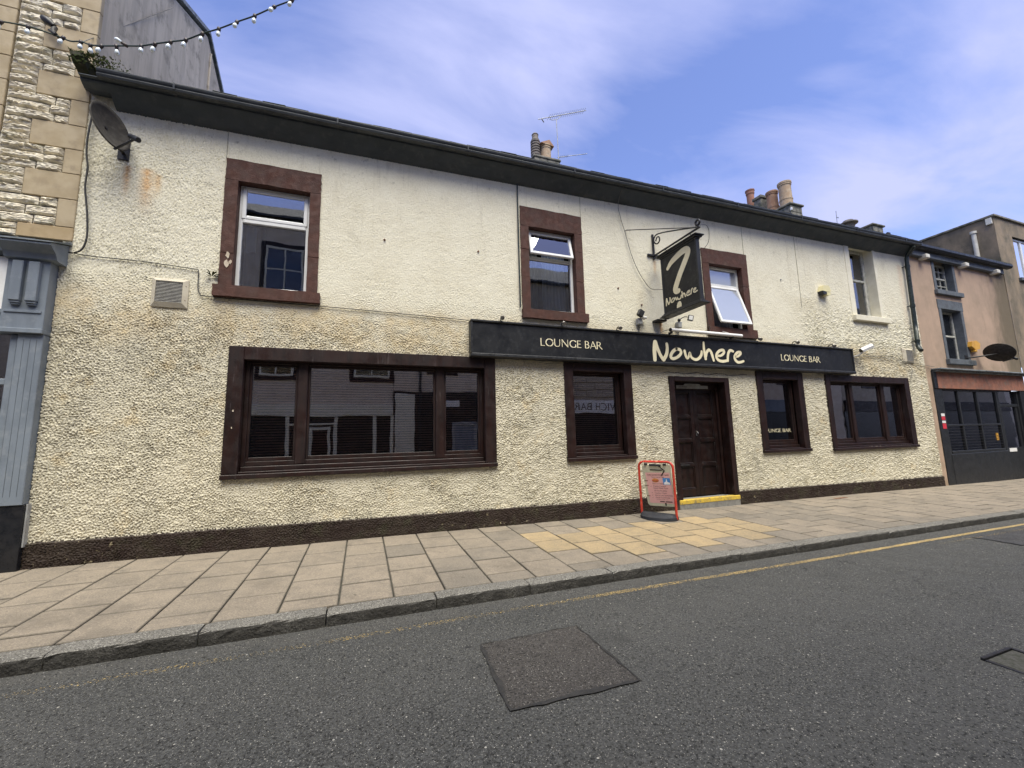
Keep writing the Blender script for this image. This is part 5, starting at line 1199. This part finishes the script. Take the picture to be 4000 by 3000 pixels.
# shopfront of the stone house
sf = MB()
sf.box(-6.5, -3.70, -.02, .02, -.3, 3.74).build('shop_backing', 'bluegrey_dark', sh)
co_ = MB()
co_.prism([(.02, 3.70), (-.30, 3.60), (-.30, 3.575), (-.27, 3.55), (-.20, 3.50), (-.185, 3.47), (-.175, 3.44), (-.14, 3.43), (.02, 3.43)], -3.86, -3.40, 'x')
co_.build('cornice', 'bluegrey', sh)
MB().prism([(.02, 3.745), (-.315, 3.615), (-.315, 3.602), (.02, 3.715)], -3.90, -3.375, 'x').build('flashing', 'lead', sh)
MB().prism([(.02, 3.62), (-.17, 3.56), (-.17, 3.50), (-.12, 3.47), (.02, 3.47)], -6.5, -3.861, 'x').build('cornice', 'bluegrey_dark', sh)
MB().box(-3.845, -3.475, -.13, .02, 2.62, 3.43, .004).box(-3.85, -3.468, -.15, .02, 2.565, 2.62, .006).box(-3.82, -3.50, -.142, -.129, 2.80, 2.83, .004).build('console', 'bluegrey', sh)
for a in (-3.775, -3.635):
    MB().box(a, a+.095, -.185, -.129, 2.93, 3.40, .006).box(a+.005, a+.09, -.172, -.129, 2.905, 2.9295, .004).box(a+.01, a+.085, -.160, -.129, 2.885, 2.9045, .004).build('bracket', 'bluegrey', sh)
MB().box(-6.5, -3.85, -.09, -.021, 2.84, 3.46, .004).build('fascia', 'plastic_white', sh)
MB().box(-6.5, -3.85, -.11, -.021, 2.79, 2.838, .004).box(-6.5, -3.85, -.08, -.021, 2.56, 2.788, .004).build('rail', 'bluegrey', sh)
MB().box(-3.695, -3.475, -.10, .02, .655, 2.564, .006).build('pilaster', 'bluegrey', sh)
for a in (-3.64, -3.585, -3.53): MB().box(a, a+.004, -.1015, -.09, .75, 2.5).build('groove', 'bluegrey_dark', sh)
MB().box(-3.77, -3.696, -.08, .02, .655, 2.56, .012).build('window_post', 'bluegrey', sh)
MB().box(-6.5, -3.77, -.06, -.03, 1.98, 2.05, .006).build('transom', 'bluegrey', sh)
MB().box(-6.5, -3.77, -.045, -.04, .66, 1.98).box(-6.5, -3.77, -.045, -.04, 2.05, 2.56).build('pane', 'glass', sh)
MB().box(-6.5, -3.462, -.085, .02, -.25, .653, .004).build('stall_riser', 'black_tile', sh)
MB().box(-3.46, -3.445, -.06, .0, .20, .66, .002).build('trim', 'plastic_grey', sh)

# ------------------------------------------------------------------ pink house on the right
ph = root('pink_house', (16.4, 1, -.25), 'narrow pink rendered house with two sash windows above a black shopfront', 'building')
def wall_holes(name, x0, x1, z0, z1, holes, y, mat, parent):
    xs = sorted({x0, x1, *[h[0] for h in holes], *[h[1] for h in holes]}); zs = sorted({z0, z1, *[h[2] for h in holes], *[h[3] for h in holes]})
    m = MB()
    for a, b in zip(xs, xs[1:]):
        for c, d in zip(zs, zs[1:]):
            cx_, cz_ = (a+b)/2, (c+d)/2
            if not any(h[0] < cx_ < h[1] and h[2] < cz_ < h[3] for h in holes): m.add([(a, y, c), (b, y, c), (b, y, d), (a, y, d)], [(0, 1, 2, 3)])
    return m.build(name, mat, parent)
wall_holes('wall', 13.932, 18.95, -.35, 6.05, [(15.12, 16.05, 5.08, 6.0), (15.12, 16.10, 3.10, 4.54), (14.15, 18.9, -.35, 2.75)], .008, 'pink', ph)
MB().box(13.94, 18.95, .9, 1.0, -.3, 6.0).build('rear_wall', 'dark', ph)
roof_prism(MB(), 13.90, 18.90, -.22, lambda x: 6.22+.006*(x-14), 3.3).build('roof', 'slate', ph)
MB().box(13.95, 18.70, -.10, .006, 5.93, 6.10, .01).build('eaves_board', 'greystone', ph)
MB().prism([(-.10, 6.10), (-.20, 6.11), (-.235, 6.15), (-.235, 6.215), (-.10, 6.225)], 13.93, 18.92, 'x', .0).build('gutter', 'sign_frame', ph)
for bx2 in (14.40, 16.33, 18.05): MB().box(bx2, bx2+.16, -.20, .006, 5.86, 5.985, .02).build('eaves_bracket', 'whitepipe', ph)
def sash_old(x0, x1, z0, z1, y, parent, grid, label):
    f_ = frame4(MB(), x0, x1, z0, z1, y, y+.05, .05, .06, .004); zm = (z0+z1)/2; f_.box(x0+.05, x1-.05, y-.01, y+.04, zm-.025, zm+.025, .004)
    W_ = f_.build('window', 'peeling', parent, label=label)
    if grid:
        for g_ in range(1, 3): MB().box(x0+(x1-x0)*g_/3-.01, x0+(x1-x0)*g_/3+.01, y+.005, y+.03, z0+.06, z1-.05).build('glazing_bar', 'peeling', W_)
        for z_ in (z0+(z1-z0)*.26, z0+(z1-z0)*.76): MB().box(x0+.05, x1-.05, y+.006, y+.029, z_-.01, z_+.01).build('glazing_bar', 'peeling', W_)
    pane(x0+.05, x1-.05, z0+.05, zm-.02, y+.02, W_, 'glass_old'); pane(x0+.05, x1-.05, zm+.02, z1-.05, y+.03, W_, 'glass_old')
    room(x0-.05, x1+.05, z0-.03, z1+.03, y+.055, .85, W_); return W_
pw1 = sash_old(15.12, 16.02, 5.08, 5.95, .16, ph, True, 'small paned sash under the pink house eaves')
for xx in (15.0, 16.02): MB().box(xx, xx+.12, -.008, .20, 5.08, 6.04, .004).build('jamb_stone', 'greystone', pw1)
MB().box(14.96, 16.27, -.07, .20, 4.95, 5.08, .008).build('sill', 'greystone', pw1)
pw2 = sash_old(15.12, 16.08, 3.10, 4.54, .18, ph, False, 'tall sash with grey lintel')
for xx in (15.0, 16.08): MB().box(xx, xx+.12, -.008, .22, 3.10, 4.54, .004).build('jamb_stone', 'greystone', pw2)
MB().box(14.98, 16.23, -.010, .22, 4.541, 4.81, .006).build('lintel', 'greystone', pw2); MB().box(14.96, 16.27, -.08, .22, 2.955, 3.099, .008).build('sill', 'greystone', pw2)
# shopfront
MB().box(14.18, 18.92, -.20, .02, 2.765, 2.80, .006).box(14.22, 18.9, -.13, .02, 2.72, 2.7645, .006).build('canopy', 'lead', ph)
MB().box(14.31, 18.82, -.04, .02, 2.275, 2.72, .006).build('shop_fascia', 'terracotta', ph)
MB().box(14.145, 14.50, -.012, .05, -.30, 2.274, .006).box(14.15, 14.309, -.035, .05, 2.275, 2.72, .004).build('pilaster', 'shop_black', ph)
fm = MB()
for a in (14.50, 15.28, 16.20, 17.22): fm.box(a, a+.07, .02, .09, .62, 2.27, .006)
fm.box(14.57, 17.22, .015, .095, 1.27, 1.32, .006); fm.box(14.57, 17.22, .0, .09, .55, .62, .006); fm.box(14.57, 17.22, .021, .09, 2.22, 2.27, .004)
SHP = fm.build('shop_window', 'shop_black', ph)
for a, b in ((14.57, 15.28), (15.35, 16.20), (16.27, 17.22)):
    pane(a, b, 1.32, 2.22, .055, SHP, 'glass_old'); pane(a, b, .62, 1.27, .055, SHP, 'glass_old')
    for k in range(8): MB().tube([(a, .035, .68+k*.075), (b, .035, .68+k*.075)], .004, 5).build('grille_bar', 'iron', SHP)
MB().box(14.45, 17.30, -.02, .10, -.35, .549, .01).build('stall_riser', 'shop_black', ph)
dr_ = MB().box(17.32, 17.40, .03, .14, -.3, 2.27, .006).box(18.42, 18.50, .03, .14, -.3, 2.27, .006).box(17.40, 18.42, .04, .14, 1.80, 1.88, .006).box(17.40, 18.42, .06, .12, -.3, .62, .006).box(17.40, 17.52, .06, .12, .6205, 1.7995, .006).box(18.30, 18.42, .06, .12, .6205, 1.7995, .006).build('shop_door', 'shop_black', ph)
pane(17.52, 18.30, .62, 1.80, .085, dr_, 'glass_old'); pane(17.40, 18.42, 1.88, 2.25, .085, dr_, 'glass_old')
MB().box(17.55, 17.95, .05, .0595, .50, .60, .003).build('letter_plate', 'plastic_white', dr_)
MB().box(18.50, 18.95, -.02, .05, -.3, 2.274).build('end_pilaster', 'shop_black', ph)
room(14.2, 18.5, -.3, 2.3, .145, .9, ph)
for z0, z1, mm_ in ((1.54, 1.61, 'plastic_white'), (1.44, 1.53, 'red'), (1.36, 1.42, 'plastic_white'), (1.21, 1.35, 'red')): MB().box(14.27, 14.43, -.0145, -.0125, z0, z1).build('sticker', mm_, ph)
MB().box(16.95, 17.07, .047, .054, .85, 1.05).build('sticker', 'orange_plastic', SHP, label='yellow notice in the shop window')
# brown house beyond
bh = root('brown_house', (22, 2, -.3), 'taller weathered brown rendered house with parapet beyond the pink house', 'building')
wall_holes('wall', 18.955, 27, -.4, 7.95, [(19.95, 21.3, 5.98, 7.42)], -.005, 'brown_render', bh)
MB().add([(18.954, -.005, 3), (18.954, 7, 3), (18.954, 7, 7.95), (18.954, -.005, 7.95)], [(0, 1, 2, 3)]).build('flank_wall', 'brown_render', bh)
MB().box(18.90, 27, -.06, 7.05, 7.951, 8.02, .01).build('parapet_coping', 'chimney', bh)
f_ = frame4(MB(), 19.96, 21.29, 5.99, 7.41, .06, .12, .07, .07).box(20.58, 20.68, .061, .119, 6.06, 7.34, .006); bw = f_.build('window', 'upvc', bh)
pane(20.03, 20.58, 6.06, 7.34, .09, bw, 'glass_upvc'); pane(20.68, 21.22, 6.06, 7.34, .09, bw, 'glass_upvc'); MB().box(19.85, 21.4, -.08, .06, 5.88, 5.985, .008).build('sill', 'greystone', bw); room(19.9, 21.35, 5.9, 7.5, .125, 1, bw)
MB().tube([(18.91, .47, 6.0), (18.91, .47, 7.60)], .06, 12).tube([(18.91, .47, 7.58), (18.91, .47, 7.66)], .085, 12).build('soil_pipe', 'whitepipe', bh)
MB().box(18.90, 18.953, .02, .16, 7.72, 7.93, .006).build('pale_patch', 'whitepipe', bh)
MB().tube([(19.10, -.08, 2.9), (19.10, -.08, -.3)], .06, 10).build('downpipe', 'pipe', bh)
c3 = stack(18.38, 19.0, 2.88, 3.55, 7.8, 9.13, ph, .07)
pot((18.4, 3.68, 8.6), 1.08, .21, 'pot_grey', c3, [(.26, 0), (.26, .45), (.19, .72), (.19, .80), (.21, .82), (.17, .84), (.17, .90), (.32, .93), (.32, .97), (.2, .99), (.17, 1.08), (.1, 1.08)], 'squat pot with a wide collar')
for k, (a, b, c_) in enumerate(((19.30, 8.86, .10), (19.62, 8.62, .08))):
    q = root('roof_light', (a, 2.9, 8.2), ('upper' if k == 0 else 'lower')+' of two small lamps on posts behind the right-hand chimney', 'lamp')
    MB().tube([(a, 2.9, 8.0), (a, 2.9, b)], .012, 6).build('post', 'iron', q); MB().box(a-.02, a+.14, 2.86, 2.94, b-.005, b+.075, .01).build('head', 'iron', q)

# ------------------------------------------------------------------ houses opposite, seen in the window reflections
def opp_house(name, x0, x1, h, mat, label, wins, shop, yf=-9.05):
    o_ = root(name, ((x0+x1)/2, yf, -.3), label, 'building')
    yb = yf-6
    MB().box(x0, x1, yb, yf, -1.2, h).build('wall', mat, o_)
    ry = (yf+yb)/2
    MB().prism([(yf+.25, h-.02), (ry, h+2.0), (yb-.25, h-.02), (yb-.25, h-.1), (ry, h+1.9), (yf+.25, h-.1)], x0, x1, 'x').build('roof', 'opp_roof', o_)
    MB().box(x0, x1, yf, yf+.22, h-.12, h, .01).build('gutter', 'iron', o_)
    for a, b, c, d in wins:
        w_ = MB().box(a-.15, b+.15, yf, yf+.03, c-.15, d+.15).build('window', 'brown_paint', o_)
        frame4(MB(), a, b, c, d, yf+.031, yf+.05, .07).box((a+b)/2-.02, (a+b)/2+.02, yf+.031, yf+.048, c+.07, d-.07).box(a+.07, b-.07, yf+.032, yf+.047, (c+d)/2-.02, (c+d)/2+.02).build('frame', 'cream_paint', w_)
        MB().box(a+.02, b-.02, yf+.0305, yf+.036, c+.02, d-.02).build('pane', 'glass_old', w_)
    shop(o_, yf); return o_
def shop1(o_, y):
    MB().box(-8, 1.0, y, y+.12, 2.16, 2.58, .01).build('fascia', 'cream_paint', o_)
    MB().box(-8, 1.0, y, y+.04, -.2, 2.158).build('shop_backing', 'black_tile', o_)
    for a in (-5.6, -4.1, -2.42, -.92, .34, .92): MB().box(a, a+.12, y+.041, y+.10, -.2, 2.158, .006).build('pilaster', 'cream_paint', o_)
    MB().box(-2.3, -.92, y+.041, y+.08, 1.86, 1.93).build('transom', 'cream_paint', o_)
    frame4(MB(), -1.72, -1.02, -.2, 1.78, y+.041, y+.09, .10).build('door_frame', 'cream_paint', o_); MB().box(-1.62, -1.12, y+.041, y+.06, -.2, 1.68).build('door', 'brown_paint', o_)
opp_house('house_opposite', -34, -8.02, 8.6, 'opp_stone', 'stone terrace far left along the opposite side', [(-12-3.2*k, -10.8-3.2*k, 3.6, 5.2) for k in range(6)], lambda o_, y: None)
opp_house('house_opposite', -8, 1.02, 9.2, 'opp_render', 'grey-cream house across the street reflected in the wide window', [(-3.3, -2.3, 3.55, 5.0), (-.35, .9, 3.55, 5.0), (-3.3, -2.1, 6.5, 8.1), (-.5, .7, 6.5, 8.1)], shop1)
def shop2(o_, y):
    MB().box(1.04, 4.8, y, y+.05, -.2, 3.1).build('shop_backing', 'black_tile', o_)
    MB().box(1.1, 1.8, y+.051, y+.12, -.2, 3.0, .01).build('pilaster', 'cream_paint', o_)
    MB().tube([(2.0, y+.10, -.2), (2.0, y+.10, 8.0)], .05, 8).build('downpipe', 'pipe', o_)
    frame4(MB(), 3.2, 4.2, -.2, 1.9, y+.051, y+.1, .12).build('door_frame', 'plastic_grey', o_); MB().box(3.32, 4.08, y+.051, y+.07, -.2, 1.78).build('door', 'bluegrey', o_)
    MB().box(2.9, 3.5, y+.051, y+.06, 2.5, 2.75).build('notice', 'plastic_white', o_)
opp_house('house_opposite', 1.03, 4.85, 8.0, 'opp_render', 'narrow house with dark shopfront across the street', [(2.4, 3.3, 3.9, 5.3)], shop2)
def shop3(o_, y):
    MB().box(7.6, 12.6, y, y+.12, 2.25, 2.80, .01).build('fascia', 'plastic_white', o_)
    MB().box(6.2, 13.0, y, y+.05, -.2, 2.248).build('shop_backing', 'black_tile', o_)
    tm_ = text_mesh('SANDWICH BAR', .46); a, b = text_width(tm_); tm_.materials.append(MT['blackink'])
    q = link('lettering', tm_, None, o_); q.rotation_euler = (math.pi/2, 0, math.pi); q.location = (8.55+(b-a)*1.0, y+.125, 2.37)
    for k in range(9):
        for j in range(3): MB().box(6.0+k*.8+(.4 if j % 2 else 0), 6.78+k*.8+(.4 if j % 2 else 0), y, y+.05, 2.95+j*.32, 3.25+j*.32, .02).build('stone_block', 'opp_stone', o_)
opp_house('house_opposite', 4.86, 14, 8.0, 'opp_stone', 'stone house with SANDWICH BAR fascia across the street', [(6.5, 7.6, 4.2, 5.8), (9.3, 10.4, 4.2, 5.8), (11.6, 12.7, 4.2, 5.8)], shop3)
def shop4(o_, y):
    MB().box(14.1, 24, y, y+.10, 2.3, 2.9, .01).build('fascia', 'bluegrey', o_); MB().box(14.1, 24, y, y+.05, -.3, 2.29).build('shop_backing', 'black_tile', o_)
def shop5(o_, y):
    MB().box(26.1, 44, y, y+.10, 2.3, 2.9, .01).build('fascia', 'brown_paint', o_); MB().box(26.1, 44, y, y+.05, -.5, 2.29).build('shop_backing', 'black_tile', o_)
opp_house('house_opposite', 26.02, 44, 8.2, 'opp_stone', 'long stone terrace far along the opposite side', [(28+3*k, 29.3+3*k, 3.8, 5.4) for k in range(5)]+[(28+3*k, 29.3+3*k, 6.2, 7.4) for k in range(5)], shop5)
opp_house('house_opposite', 44.02, 70, 9.0, 'opp_render', 'pale terrace furthest along the opposite side', [(46+3.5*k, 47.4+3.5*k, 3.8, 5.4) for k in range(6)], lambda o_, y: None)
opp_house('house_opposite', 14.02, 26, 8.6, 'opp_render', 'pale house across the street reflected in the rightmost window', [(15, 16.2, 3.9, 5.4), (18, 19.2, 3.9, 5.4), (21, 22.2, 3.9, 5.4)], shop4)
